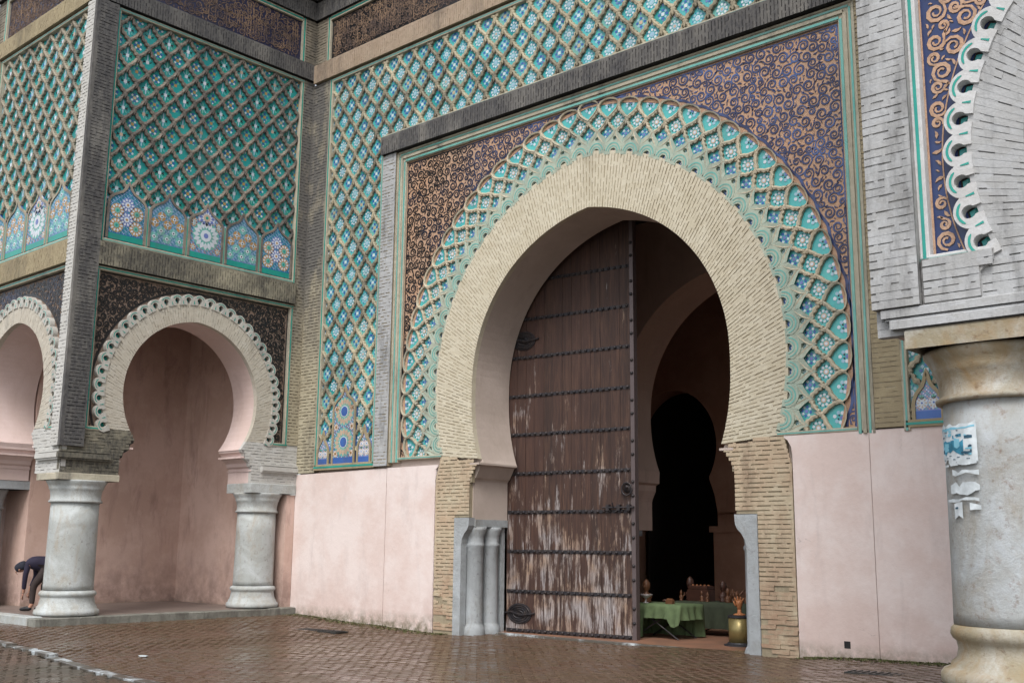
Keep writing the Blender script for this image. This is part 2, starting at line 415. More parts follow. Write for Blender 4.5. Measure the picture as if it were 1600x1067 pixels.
# ------------------------------------------------------------------ mesh helpers
class MB:
    def __init__(s):
        s.v, s.f, s.m, s.names = [], [], [], []

    def mi(s, name):
        if name not in s.names:
            s.names.append(name)
        return s.names.index(name)

    def add(s, vs, fs, mat):
        o = len(s.v)
        s.v += [tuple(x) for x in vs]
        k = s.mi(mat)
        for f in fs:
            s.f.append([o + i for i in f])
            s.m.append(k)

    def box(s, x0, x1, y0, y1, z0, z1, mat, back=True):
        vs = [(x0, y0, z0), (x1, y0, z0), (x1, y1, z0), (x0, y1, z0), (x0, y0, z1), (x1, y0, z1), (x1, y1, z1), (x0, y1, z1)]
        fs = [(4, 5, 6, 7), (0, 1, 5, 4), (1, 2, 6, 5), (2, 3, 7, 6), (3, 0, 4, 7)]
        if back:
            fs.append((3, 2, 1, 0))
        s.add(vs, fs, mat)

    def bevbox(s, x0, x1, y0, y1, z0, z1, mat, b=0.004):
        vs = [(x0, y0, z0), (x1, y0, z0), (x1, y1, z0), (x0, y1, z0), (x0, y0, z1 - b), (x1, y0, z1 - b), (x1, y1, z1 - b), (x0, y1, z1 - b),
              (x0 + b, y0 + b, z1), (x1 - b, y0 + b, z1), (x1 - b, y1 - b, z1), (x0 + b, y1 - b, z1)]
        fs = [(8, 9, 10, 11), (0, 1, 5, 4), (1, 2, 6, 5), (2, 3, 7, 6), (3, 0, 4, 7), (4, 5, 9, 8), (5, 6, 10, 9), (6, 7, 11, 10), (7, 4, 8, 11)]
        s.add(vs, fs, mat)

    def hexa(s, p, n0, n1, mat):
        """p: four (x, y) anticlockwise, n0 to n1 along local z, no back"""
        vs = [(a, b, n0) for a, b in p] + [(a, b, n1) for a, b in p]
        s.add(vs, [(4, 5, 6, 7), (0, 1, 5, 4), (1, 2, 6, 5), (2, 3, 7, 6), (3, 0, 4, 7)], mat)

    def plate(s, loops, z0, z1, mat, side=None, back=False):
        """flat plate from an outline with holes"""
        side = side or mat
        pts = [(p[0], p[1]) for L in loops for p in L]
        tris = tessellate_polygon([[Vector((p[0], p[1], 0)) for p in L] for L in loops])
        fs = []
        for t in tris:
            a, b, c = (pts[i] for i in t)
            ar = (b[0] - a[0]) * (c[1] - a[1]) - (c[0] - a[0]) * (b[1] - a[1])
            if abs(ar) < 1e-10:
                continue
            fs.append(tuple(t) if ar > 0 else tuple(reversed(t)))
        s.add([(x, y, z1) for x, y in pts], fs, mat)
        if back:
            s.add([(x, y, z0) for x, y in pts], [tuple(reversed(f)) for f in fs], mat)
        for i, L in enumerate(loops):
            n = len(L)
            A = sum(L[k][0] * L[(k + 1) % n][1] - L[(k + 1) % n][0] * L[k][1] for k in range(n))
            vs = [(p[0], p[1], z0) for p in L] + [(p[0], p[1], z1) for p in L]
            out = (A > 0) == (i == 0)
            fs = []
            for k in range(n):
                q = (k, (k + 1) % n, n + (k + 1) % n, n + k)
                fs.append(q if out else tuple(reversed(q)))
            s.add(vs, fs, side)

    def ribbon(s, pts, ws, z, mat, skirt=0.006):
        """flat raised stroke along 2D points with widths"""
        n = len(pts)
        L, Rr = [], []
        for i in range(n):
            a = pts[max(0, i - 1)]
            b = pts[min(n - 1, i + 1)]
            dx, dy = b[0] - a[0], b[1] - a[1]
            d = math.hypot(dx, dy) or 1
            w = ws[i] / 2
            L.append((pts[i][0] - dy / d * w, pts[i][1] + dx / d * w))
            Rr.append((pts[i][0] + dy / d * w, pts[i][1] - dx / d * w))
        vs, fs = [], []
        for i in range(n):
            vs += [(L[i][0], L[i][1], z), (Rr[i][0], Rr[i][1], z)]
        for i in range(n - 1):
            fs.append((2 * i, 2 * i + 1, 2 * i + 3, 2 * i + 2))
        s.add(vs, fs, mat)
        if skirt:
            for side in (0, 1):
                P = L if side == 0 else Rr
                vv = []
                for p in P:
                    vv += [(p[0], p[1], z), (p[0], p[1], z - skirt)]
                ff = [((2 * i, 2 * i + 2, 2 * i + 3, 2 * i + 1) if side == 0 else (2 * i, 2 * i + 1, 2 * i + 3, 2 * i + 2)) for i in range(n - 1)]
                s.add(vv, ff, mat)

    def disc(s, cx, cy, r, z, mat, n=8, ry=None, rot=0.0, h=0.004):
        ry = ry or r
        vs = []
        for zz in (z - h, z):
            for i in range(n):
                a = 2 * math.pi * i / n + rot
                vs.append((cx + r * math.cos(a), cy + ry * math.sin(a), zz))
        fs = [tuple(range(n, 2 * n))] + [(i, (i + 1) % n, n + (i + 1) % n, n + i) for i in range(n)]
        s.add(vs, fs, mat)

    def poly(s, P, z, mat, h=0.004):
        n = len(P)
        A = sum(P[k][0] * P[(k + 1) % n][1] - P[(k + 1) % n][0] * P[k][1] for k in range(n))
        if A < 0:
            P = P[::-1]
        vs = [(x, y, z - h) for x, y in P] + [(x, y, z) for x, y in P]
        s.add(vs, [tuple(range(n, 2 * n))] + [(i, (i + 1) % n, n + (i + 1) % n, n + i) for i in range(n)], mat)

    def lathe(s, prof, mat, seg=32, cx=0, cy=0, wob=0.0):
        """prof: (r, z) bottom to top round the z axis"""
        n = len(prof)
        vs = []
        for r, z in prof:
            for i in range(seg):
                a = 2 * math.pi * i / seg
                rr = r * (1 + wob * math.sin(3 * a + z * 2) * 0.5 + wob * math.sin(7 * a - z * 5) * 0.5)
                vs.append((cx + rr * math.cos(a), cy + rr * math.sin(a), z))
        fs = []
        for k in range(n - 1):
            for i in range(seg):
                j = (i + 1) % seg
                fs.append((k * seg + i, k * seg + j, (k + 1) * seg + j, (k + 1) * seg + i))
        fs.append(tuple(reversed(range(seg))))
        fs.append(tuple(range((n - 1) * seg, n * seg)))
        s.add(vs, fs, mat)

    def tube(s, pts, rad, mat, seg=8, closed=False):
        pts = [Vector(p) for p in pts]
        n = len(pts)
        vs, fs = [], []
        prev = None
        for i in range(n):
            a = pts[(i - 1) % n] if closed or i > 0 else pts[i]
            b = pts[(i + 1) % n] if closed or i < n - 1 else pts[i]
            t = (b - a).normalized()
            u = t.cross(Vector((0, 0, 1))) if prev is None else prev - t * prev.dot(t)
            if u.length < 1e-4:
                u = t.cross(Vector((1, 0, 0)))
            u.normalize()
            prev = u
            w = t.cross(u)
            r = rad[i] if isinstance(rad, (list, tuple)) else rad
            for k in range(seg):
                an = 2 * math.pi * k / seg
                vs.append(pts[i] + (u * math.cos(an) + w * math.sin(an)) * r)
        m = n if closed else n - 1
        for i in range(m):
            j = (i + 1) % n
            for k in range(seg):
                kk = (k + 1) % seg
                fs.append((i * seg + k, i * seg + kk, j * seg + kk, j * seg + k))
        if not closed:
            fs.append(tuple(reversed(range(seg))))
            fs.append(tuple(range((n - 1) * seg, n * seg)))
        s.add(vs, fs, mat)

    def mesh(s, name, smooth=False):
        me = bpy.data.meshes.new(name)
        me.from_pydata(s.v, [], s.f)
        for nme in s.names:
            me.materials.append(MATS[nme])
        me.polygons.foreach_set('material_index', s.m)
        if smooth:
            me.polygons.foreach_set('use_smooth', [True] * len(s.f))
        me.update()
        return me


WORLD = {}


def place(o, parent, mw):
    """link o under parent with world matrix mw"""
    C.objects.link(o)
    if parent is not None:
        o.parent = parent
        o.matrix_basis = WORLD[parent.name].inverted() @ mw
    else:
        o.matrix_world = mw
    WORLD[o.name] = mw.copy()
    return o


def obj(name, mb, parent=None, mw=None, smooth=False, kind=None, label=None, cat=None, group=None):
    me = mb.mesh(name, smooth) if isinstance(mb, MB) else mb
    o = bpy.data.objects.new(name, me)
    if kind:
        o['kind'] = kind
    if label:
        o['label'] = label
    if cat:
        o['category'] = cat
    if group:
        o['group'] = group
    return place(o, parent, mw if mw is not None else Matrix.Identity(4))


def thing(name, label, cat, loc=(0, 0, 0), group=None, rot=0.0):
    o = bpy.data.objects.new(name, None)
    o.empty_display_size = 0.3
    o['label'] = label
    o['category'] = cat
    if group:
        o['group'] = group
    return place(o, None, Matrix.Translation(loc) @ Matrix.Rotation(rot, 4, 'Z'))


def frame(origin, U):
    U = Vector(U)
    V = Vector((0, 0, 1))
    N = U.cross(V)
    m = Matrix((U, V, N)).transposed().to_4x4()
    m.translation = Vector(origin)
    return m


FAC = frame((-12.56, 16.2, 0), (1, 0, 0))
SID = frame((-21.5, 13.25, 0), (0, 1, 0))
FRO = frame((-24.1, 10.3, 0), (1, 0, 0))
RBF = frame((-0.87, 9.3, 0), (1, 0, 0))


def T(x, y, z=0):
    return Matrix.Translation((x, y, z))


# ---- brickwork ----------------------------------------------------
def brickwork(parent, fr, mp, A0, A1, b0, b1, pitch, L, n0, n1, mat, nobj=0, name='brick', jf=0.24, rough_below=None, keep=None, lip=0.05, jn=0.0):
    """courses run along a, stacked along b; mp(a, b) -> (x, y). The nearest nobj bricks are parts, the rest one stuff mesh."""
    items = []
    nc = max(1, int(round((b1 - b0) / pitch)))
    pt = (b1 - b0) / nc
    for k in range(nc):
        c0 = b0 + k * pt
        c1 = c0 + pt * (1 - jf)
        c2 = c0 + pt
        lo = A0(c0) if callable(A0) else A0
        hi = A1(c0) if callable(A1) else A1
        a = lo - (L * 0.5 if k % 2 else 0.0)
        while a < hi - 0.01:
            e = a + L * random.uniform(0.86, 1.14)
            if hi - e < L * 0.25:
                e = hi
            x0, x1 = max(a, lo), min(e, hi)
            if x1 - x0 > 0.02 and (keep is None or keep((x0 + x1) / 2, (c0 + c1) / 2)):
                items.append((x0, x1, c0, c1, c2))
            a = e
    def cen(it):
        x, y = mp((it[0] + it[1]) / 2, it[2])
        return (fr @ Vector((x, y, 0)) - CAM).length
    if nobj:
        items.sort(key=cen)
    rest = MB()
    cache = {}
    for i, (x0, x1, c0, c1, c2) in enumerate(items):
        dn = random.uniform(-0.004, 0.003)
        jit = 0.0
        if rough_below is not None and mp(x0, c0)[1] < rough_below:
            dn = random.uniform(-0.028, 0.006)
            jit = 0.008
        q = lambda a, b: (lambda p: (p[0] + random.uniform(-jit, jit), p[1] + random.uniform(-jit, jit)))(mp(a, b))
        lp = min(lip * random.uniform(.6, 2.0), (x1 - x0) * 0.45)
        if random.random() < (.30 if mat == 'brick_pale' else (.05 if mat == 'brick_cream' else .07)):
            lp = (x1 - x0) * random.choice((.7, .995, .995))
        c1 = c0 + (c1 - c0) * random.uniform(.90, 1.10)
        p1 = [q(x0, c0), q(x1, c0), q(x1, c1), q(x0, c1)]
        p2 = [mp(x1 - lp, c1), mp(x1, c1), mp(x1, c2), mp(x1 - lp, c2)]
        A = sum(p1[k][0] * p1[(k + 1) % 4][1] - p1[(k + 1) % 4][0] * p1[k][1] for k in range(4))
        if A < 0:
            p1, p2 = p1[::-1], p2[::-1]
        if i < nobj:
            m = MB()
            ox, oy = mp((x0 + x1) / 2, (c0 + c1) / 2)
            m.hexa([(a - ox, b - oy) for a, b in p1], 0, n1 - n0 + dn, mat)
            m.hexa([(a - ox, b - oy) for a, b in p2], 0, n1 - n0 + dn - 0.002, mat)
            obj(name, m, parent, fr @ T(ox, oy, n0))
        else:
            rest.hexa(p1, n0, n1 + dn, mat)
            rest.hexa(p2, n0, n1 + dn - 0.002, mat)
    if rest.v:
        obj('brickwork', rest, parent, fr, kind='stuff')


def band(parent, fr, u0, u1, v0, v1, n_back, n, mat, jmat, soldier=False, pitch=0.075, L=0.26, nobj=0, name='brick_band', keep=None, jf=0.26):
    m = MB()
    m.box(u0, u1, v0, v1, n_back, n - 0.010, jmat)
    # closing lips so the ends of the band read as solid brick
    o = obj(name, m, parent, fr)
    if soldier:
        brickwork(o, fr, lambda a, b: (b, a), v0, v1, u0, u1, pitch, L, n - 0.018, n, mat, nobj, keep=keep, jf=jf)
    else:
        brickwork(o, fr, lambda a, b: (a, b), u0, u1, v0, v1, pitch, L, n - 0.018, n, mat, nobj, keep=keep, jf=jf)
    return o


# ---- horseshoe outlines ------------------------------------------------
def arch_pts(cx, cy, rf, t0, t1, n):
    """from angle t0 to t1 (degrees), rf(angle) gives the radius"""
    P = []
    for i in range(n + 1):
        t = t0 + (t1 - t0) * i / n
        r = rf(t) if callable(rf) else rf
        P.append((cx + r * math.cos(R(t)), cy + r * math.sin(R(t))))
    return P


def bump(t, amp, w=22.0):
    return amp * math.exp(-abs(t - 90) / w)


# ---- relief lattice ("shoulder and step") ------------------------------------
def ogee(hw, hh, pw=1.75, n=12):
    """cell outline that tiles by half steps: narrow pointed head, wide shoulder, round foot (anticlockwise from the right corner)"""
    tr = [(hw * (i / n) ** pw, hh * (1 - i / n)) for i in range(n + 1)]           # top to right
    bl = [(-hw + hw * (i / n) ** pw, -hh * i / n) for i in range(n + 1)]          # left to bottom
    tl = [(-x, y) for x, y in reversed(tr)]                                       # left to top
    br = [(-x, y) for x, y in reversed(bl)]                                       # bottom to right
    # anticlockwise: right -> top -> left -> bottom -> right
    return list(reversed(tr)) + list(reversed(tl))[1:] + bl[1:] + br[1:-1]


def inset(P, w, step=0.0, keep=None):
    """hole inside an anticlockwise outline; step makes the little stairs of the cut brick"""
    n = len(P)
    out = []
    for i in range(n):
        x, y = P[i]
        a, b = P[i - 1], P[(i + 1) % n]
        dx, dy = b[0] - a[0], b[1] - a[1]
        d = math.hypot(dx, dy) or 1
        nx, ny = -dy / d, dx / d
        k = w + (step if (i // 2) % 2 else 0.0)
        q = (x + nx * k, y + ny * k)
        # drop points that come too near the outline elsewhere
        ok = all((q[0] - c[0]) ** 2 + (q[1] - c[1]) ** 2 > (w * .93) ** 2 for c in P)
        if ok:
            out.append(q)
    out.sort(key=lambda p: math.atan2(p[1] + .001, p[0]))
    return out


def polar_hit(poly, ang, c=(0, 0)):
    dx, dy = math.cos(ang), math.sin(ang)
    best = None
    n = len(poly)
    for i in range(n):
        x1, y1 = poly[i][0] - c[0], poly[i][1] - c[1]
        x2, y2 = poly[(i + 1) % n][0] - c[0], poly[(i + 1) % n][1] - c[1]
        ex, ey = x2 - x1, y2 - y1
        den = dx * ey - dy * ex
        if abs(den) < 1e-9:
            continue
        t = (x1 * ey - y1 * ex) / den
        k = (x1 * dy - y1 * dx) / den
        if t > 0 and -1e-6 <= k <= 1 + 1e-6:
            if best is None or t < best:
                best = t
    return best


def lattice_mesh(outer, hole, c, d, mat, rim='teal', rim_w=0.0):
    """rib plate between an outline and a hole, with the hole's walls down to -d; outer ridge slightly proud"""
    angs = sorted(set([round(math.atan2(p[1] - c[1], p[0] - c[0]), 5) for p in hole] + [round(math.atan2(p[1] - c[1], p[0] - c[0]), 5) for p in outer]))
    m = MB()
    n = len(angs)
    vs = []
    for a in angs:
        h = polar_hit(hole, a, c)
        o = polar_hit(outer, a, c)
        h = h if h else 0.01
        o = max(o if o else h + 0.002, h + 0.002)
        ca, sa = math.cos(a), math.sin(a)
        vs += [(c[0] + ca * o, c[1] + sa * o, 0.0), (c[0] + ca * h, c[1] + sa * h, -0.012), (c[0] + ca * (h - 0.004), c[1] + sa * (h - 0.004), -d)]
    fs = []
    for i in range(n):
        j = (i + 1) % n
        fs.append((3 * i, 3 * j, 3 * j + 1, 3 * i + 1))
        fs.append((3 * i + 1, 3 * j + 1, 3 * j + 2, 3 * i + 2))
    m.add(vs, fs, mat)
    return m


def cell_hole(hw, hh, w):
    return inset(ogee(hw, hh, n=16), w, w * .75)


def cell_mesh(hw, hh, d, mat, w=.027):
    return lattice_mesh(ogee(hw, hh), cell_hole(hw, hh, w), (0, -0.06 * hh), d, mat)


def flower(m, kind, hw, hh, z, cols):
    """glazed centre of a cell"""
    base, petal, mid, accent, dark = cols
    P = [(x * 1.03, y * 1.03) for x, y in cell_hole(hw, hh, .022)]
    m.poly(P, z, base, .012)
    s = hw * 1.12
    cy = -0.14 * hh
    if kind == 0:      # eight small petals round a square
        for i in range(8):
            a = i * math.pi / 4 + math.pi / 8 * 0
            rr = 0.30 * s
            px, py = math.cos(a) * rr, cy + math.sin(a) * rr
            if i % 2:
                q = 0.115 * s
                m.poly([(px - q, py), (px, py - q), (px + q, py), (px, py + q)], z + 0.006, petal, 0.006)
            else:
                q = 0.10 * s
                m.poly([(px - q, py - q * .5), (px, py - q), (px + q, py - q * .5), (px + q, py + q * .5), (px, py + q), (px - q, py + q * .5)], z + 0.005, dark, 0.005)
        q = 0.12 * s
        m.poly([(-q, cy - q), (q, cy - q), (q, cy + q), (-q, cy + q)], z + 0.008, mid, 0.008)
        m.poly([(0, 0.60 * hh), (-0.05 * s, 0.42 * hh), (0, 0.30 * hh), (0.05 * s, 0.42 * hh)], z + 0.005, accent, 0.005)
        m.poly([(0, -0.60 * hh), (0.07 * s, -0.50 * hh), (0, -0.42 * hh), (-0.07 * s, -0.50 * hh)], z + 0.005, accent, 0.005)
    elif kind == 1:    # long cross with wedges
        q = 0.075 * s
        m.poly([(0, 0.62 * hh), (-q * .7, 0.3 * hh), (-q, cy), (-q * .7, -0.5 * hh), (0, -0.62 * hh), (q * .7, -0.5 * hh), (q, cy), (q * .7, 0.3 * hh)], z + 0.005, accent, 0.005)
        for sx in (-1, 1):
            m.poly([(sx * 0.42 * s, cy + 0.16 * s), (sx * 0.12 * s, cy), (sx * 0.42 * s, cy - 0.16 * s), (sx * 0.34 * s, cy)], z + 0.005, dark, 0.005)
            m.poly([(sx * .36 * s, cy + .34 * s), (sx * .10 * s, cy + .10 * s), (sx * .24 * s, cy + .38 * s)], z + 0.004, petal, 0.004)
            m.poly([(sx * .36 * s, cy - .34 * s), (sx * .10 * s, cy - .10 * s), (sx * .24 * s, cy - .38 * s)], z + 0.004, petal, 0.004)
        q = 0.15 * s
        m.poly([(math.cos(i * math.pi / 4) * q * (1.25 if i % 2 else 0.9), cy + math.sin(i * math.pi / 4) * q * (1.25 if i % 2 else 0.9)) for i in range(8)], z + 0.009, mid, 0.009)
    elif kind == 2:    # eight-fold star, white with blue and dark points
        for i in range(8):
            a = i * math.pi / 4
            px, py = math.cos(a) * 0.33 * s, cy + math.sin(a) * 0.33 * s
            q = 0.10 * s
            m.disc(px, py, q, z + 0.006, petal, 5, rot=a, h=0.006)
            a2 = a + math.pi / 8
            px, py = math.cos(a2) * 0.42 * s, cy + math.sin(a2) * 0.42 * s
            q = 0.05 * s
            m.poly([(px - q, py), (px, py - q), (px + q, py), (px, py + q)], z + 0.005, dark, 0.005)
        m.disc(0, cy, 0.20 * s, z + 0.007, accent, 8, h=0.007)
        m.disc(0, cy, 0.11 * s, z + 0.010, mid, 8, h=0.004)
        m.poly([(0, .66 * hh), (-.07 * s, .5 * hh), (0, .34 * hh), (.07 * s, .5 * hh)], z + 0.006, petal, 0.006)
        m.disc(0, .30 * hh, .04 * s, z + 0.006, dark, 4, h=0.005)
        m.disc(0, .48 * hh, .04 * s, z + 0.009, dark, 4, h=0.003)


def clip_mesh(mb, planes):
    """planes: (point2d, normal2d) pointing to the side thrown away"""
    bm = bmesh.new()
    me = mb.mesh('tmp')
    bm.from_mesh(me)
    for (px, py), (nx, ny) in planes:
        g = bm.verts[:] + bm.edges[:] + bm.faces[:]
        bmesh.ops.bisect_plane(bm, geom=g, plane_co=(px, py, 0), plane_no=(nx, ny, 0), clear_outer=True)
    out = bpy.data.meshes.new('piece')
    bm.to_mesh(out)
    n = len(bm.faces)
    bm.free()
    for m in me.materials:
        out.materials.append(m)
    bpy.data.meshes.remove(me)
    return out if n else None


def sebka(parent, fr, rects, p, v, ux, vz, rib, kinds, cols, d=0.065, n=0.0, niches=(), skip=None, limit=300):
    """lattice over the union of disjoint rects (u0, u1, v0, v1); cell centres at ux + i p, vz + j v/2"""
    hw, hh = p / 2, v / 2
    rib_mb = cell_mesh(hw, hh, d, rib)
    tile_mb = []
    for k in (0, 1):
        for q in range(4):
            c_ = list(cols[k])
            if q == 1:
                c_[0] = {'teal': 'turquoise_deep', 'turquoise': 'turquoise_deep'}[c_[0]]
            elif q == 2:
                c_[1], c_[3] = c_[3], c_[1]
            elif q == 3:
                c_[0] = {'teal': 'turquoise_deep', 'turquoise': 'teal_light'}[c_[0]]
                c_[2] = 'tan_glaze'
            t = MB()
            flower(t, kinds[k], hw, hh, -d, c_)
            tile_mb.append(t)
    vr_ = random.Random(int(p * 1e4 + ux * 10))
    rib_me = rib_mb.mesh('lattice_cell')
    tile_me = [t.mesh('tile') for t in tile_mb]
    jobs = []
    for (u0, u1, v0, v1) in rects:
        j0, j1 = int((v0 - vz) / hh) - 2, int((v1 - vz) / hh) + 2
        for j in range(j0, j1 + 1):
            off = hw if j % 2 else 0.0
            i0, i1 = int((u0 - ux) / p) - 2, int((u1 - ux) / p) + 2
            for i in range(i0, i1 + 1):
                cu, cv = ux + i * p + off, vz + j * hh
                if cu + hw <= u0 + 0.004 or cu - hw >= u1 - 0.004 or cv + hh <= v0 + 0.004 or cv - hh >= v1 - 0.004:
                    continue
                if any(nf(cu, cv) for nf in niches):
                    continue
                pl = []
                if cu - hw < u0 - 0.002:
                    pl.append(((u0 - cu, 0), (-1, 0)))
                if cu + hw > u1 + 0.002:
                    pl.append(((u1 - cu, 0), (1, 0)))
                if cv - hh < v0 - 0.002:
                    pl.append(((0, v0 - cv), (0, -1)))
                if cv + hh > v1 + 0.002:
                    pl.append(((0, v1 - cv), (0, 1)))
                jobs.append(((fr @ Vector((cu, cv, 0)) - CAM).length, cu, cv, j % 2, pl))
    jobs.sort(key=lambda t: t[0])
    rest_done = False
    bmr = None
    for q, (dist, cu, cv, k, pl) in enumerate(jobs):
        k = k * 4 + vr_.choice((0, 0, 0, 1, 2, 2, 3))
        if pl:
            a = clip_mesh(rib_mb, pl)
            b = clip_mesh(tile_mb[k], pl)
        else:
            a, b = rib_me, tile_me[k]
        mw = fr @ T(cu, cv, n + vr_.uniform(-.004, .0))
        mt_ = mw @ Matrix.Rotation(vr_.uniform(-.05, .05), 4, 'X') @ Matrix.Rotation(vr_.uniform(-.06, .06), 4, 'Y')
        if q < limit:
            if a:
                obj('lattice_cell', a, parent, mw)
            if b:
                obj('tile', b, parent, mt_)
        else:
            if bmr is None:
                bmr = (bmesh.new(), [])
            for me in (a, b):
                if me is None:
                    continue
                tmp = me.copy()
                tmp.transform(T(cu, cv, n))
                mats = bmr[1]
                remap = []
                for mt in me.materials:
                    if mt not in mats:
                        mats.append(mt)
                    remap.append(mats.index(mt))
                for pg in tmp.polygons:
                    pg.material_index = remap[pg.material_index]
                bmr[0].from_mesh(tmp)
                bpy.data.meshes.remove(tmp)
    if bmr:
        me = bpy.data.meshes.new('lattice_far')
        bmr[0].to_mesh(me)
        bmr[0].free()
        for mt in bmr[1]:
            me.materials.append(mt)
        obj('far_tilework', me, parent, fr, kind='stuff')


def niche_outline(cx, hw, v0, vs, va):
    """pointed niche: foot v0, spring vs, apex va"""
    P = [(cx - hw, v0), (cx + hw, v0), (cx + hw, vs)]
    k = va - vs
    for x, y in ((.92, .16), (.74, .32), (.50, .44), (.30, .54), (.16, .70), (.08, .86), (0, 1.0), (-.08, .86), (-.16, .70), (-.30, .54), (-.50, .44), (-.74, .32), (-.92, .16)):
        P.append((cx + x * hw, vs + y * k))
    P.append((cx - hw, vs))
    return P


def in_poly(P, x, y):
    c = False
    n = len(P)
    for i in range(n):
        x1, y1 = P[i]
        x2, y2 = P[(i + 1) % n]
        if (y1 > y) != (y2 > y) and x < (x2 - x1) * (y - y1) / (y2 - y1) + x1:
            c = not c
    return c


def rosette(m, cx, cy, r, z, petals, c1, c2, c3, c4):
    m.disc(cx, cy, r, z + 0.003, c1, 16, h=0.003)
    for i in range(petals):
        a = 2 * math.pi * i / petals
        q = r * 0.17
        px, py = cx + math.cos(a) * r * .72, cy + math.sin(a) * r * .72
        m.poly([(px + math.cos(a) * q * 1.5, py + math.sin(a) * q * 1.5), (px - math.sin(a) * q, py + math.cos(a) * q),
                (px - math.cos(a) * q * 1.5, py - math.sin(a) * q * 1.5), (px + math.sin(a) * q, py - math.cos(a) * q)], z + 0.007, c2, 0.005)
    m.disc(cx, cy, r * .42, z + 0.008, c3, 8, h=0.006)
    m.disc(cx, cy, r * .18, z + 0.011, c4, 8, h=0.004)


def niche(parent, fr, cx, hw, v0, vs, va, n, style, rib, foot='teal', pier=None):
    """zellige niche: slab, rosettes as raised tesserae, glazed foot strip, rib round it"""
    P = niche_outline(cx, hw, v0, vs, va)
    m = MB()
    ground = {0: 'blue_glaze', 1: 'violet_glaze', 2: 'violet_glaze', 3: 'violet_glaze', 4: 'blue_glaze', 5: 'blue_glaze'}[style]
    m.plate([P], n - 0.07, n, ground)
    m.box(cx - hw, cx + hw, v0 + 0.0, v0 + 0.13, n, n + 0.006, foot)
    o = obj('zellige_niche', m, parent, fr)
    t = MB()
    def rosin(x, y, r, *c):
        ok = all(in_poly(P, x + dx * r * .8, y + dy * r * .8) for dx, dy in ((1, 0), (-1, 0), (0, 1), (0, -1)))
        if ok and y - r > v0 + 0.12:
            rosette(t, x, y, r, n, *c)
    if style in (0, 4):
        rr = hw * 0.36
        for j in range(-1, 9):
            for i in (-1, 0, 1):
                x = cx + i * hw * 0.52
                y = v0 + 0.13 + rr * 1.2 + j * rr * 2.1 + (rr * 1.05 if i == 0 else 0)
                if i == 0:
                    rosin(x, y, rr, 10, 'violet_glaze', 'white_glaze', 'white_glaze', 'amber_glaze')
                else:
                    rosin(x, y, rr, 10, 'amber_glaze', 'white_glaze', 'teal_light', 'teal')
    elif style in (1,):
        rr = hw * 0.24
        for j in range(0, 14):
            for i in range(-2, 3):
                x = cx + i * hw * 0.36
                y = v0 + 0.16 + rr + j * rr * 1.55
                if (i + j) % 2 == 0:
                    rosin(x, y, rr, 4, 'teal_light' if j % 4 < 2 else 'amber_glaze', 'pale_blue_glaze', 'white_glaze', 'dark_glaze')
    elif style in (2,):
        rosin(cx, v0 + 0.2 + hw * .82, hw * .80, 16, 'teal_light', 'white_glaze', 'white_glaze', 'violet_glaze')
        rosin(cx, vs + 0.15, hw * .5, 12, 'white_glaze', 'violet_glaze', 'tan_glaze', 'teal')
        for sx in (-1, 1):
            for yy in (v0 + .24, v0 + .2 + hw * 1.5, vs - .05):
                rosin(cx + sx * hw * .74, yy, hw * .16, 6, 'amber_glaze', 'white_glaze', 'white_glaze', 'teal')
    elif style == 5:   # tall niche with big rosettes
        for yy in (v0 + 0.50, v0 + 1.22):
            rosin(cx, yy, hw * .86, 16, 'teal_light', 'tan_glaze', 'white_glaze', 'blue_glaze')
            t.disc(cx, yy, hw * .30, n + 0.012, 'blue_glaze', 12, h=0.008)
        for sx in (-1, 1):
            for yy in (v0 + .24, v0 + .86, vs - .02):
                rosin(cx + sx * hw * .72, yy, hw * .2, 6, 'tan_glaze', 'white_glaze', 'amber_glaze', 'dark_glaze')
    elif style == 3:   # blue ground, white flowers
        rr = 0.085
        for j in range(0, 12):
            for sx in (-1, 1) if hw < .3 else (-3, -1, 1, 3):
                rosin(cx + sx * rr * 1.05, v0 + .25 + j * rr * 2.1, rr, 8, 'white_glaze', 'tan_glaze', 'white_glaze', 'blue_glaze')
                rosin(cx + sx * rr * 1.05, v0 + .25 + (j + .5) * rr * 2.1, rr * .45, 4, 'teal_light', 'dark_glaze', 'teal_light', 'dark_glaze')
    cyc = {0: ('teal', 'pale_blue_glaze', 'teal_light'), 1: ('teal_light', 'pale_blue_glaze', 'teal'), 2: ('teal', 'pale_blue_glaze', 'amber_glaze'), 5: ('white_glaze', 'teal_light', 'amber_glaze'), 3: ('teal_light', 'tan_glaze', 'white_glaze')}.get(style, ('teal', 'pale_blue_glaze', 'teal_light'))
    stp = .052
    gi = 0
    y = v0 + .16
    big = {5: [(cx, v0 + .50, hw * .86), (cx, v0 + 1.22, hw * .86)], 2: [(cx, v0 + 0.2 + hw * .82, hw * .80)]}.get(style, [])
    while y < va:
        x = cx - hw + .03 + (stp / 2 if gi % 2 else 0)
        j = 0
        while x < cx + hw - .02:
            if in_poly(P, x, y) and in_poly(P, x + .02, y + .02) and in_poly(P, x - .02, y + .02) and not any((x - a) ** 2 + (y - b) ** 2 < c * c for a, b, c in big):
                q = .017
                t.poly([(x - q, y), (x, y - q), (x + q, y), (x, y + q)], n + .0025, cyc[(gi + j) % 3], .0025)
            x += stp
            j += 1
        y += stp / 2
        gi += 1
    if t.v:
        obj('zellige_flowers', t, o, fr, kind='stuff')
    r = MB()
    L = P[2:] if True else P
    L = [(cx + hw, v0)] + L + [(cx - hw, v0)]
    r.ribbon(L, [0.055] * len(L), n + 0.022, rib, 0.03)
    obj('niche_rib', r, parent, fr)
    return P


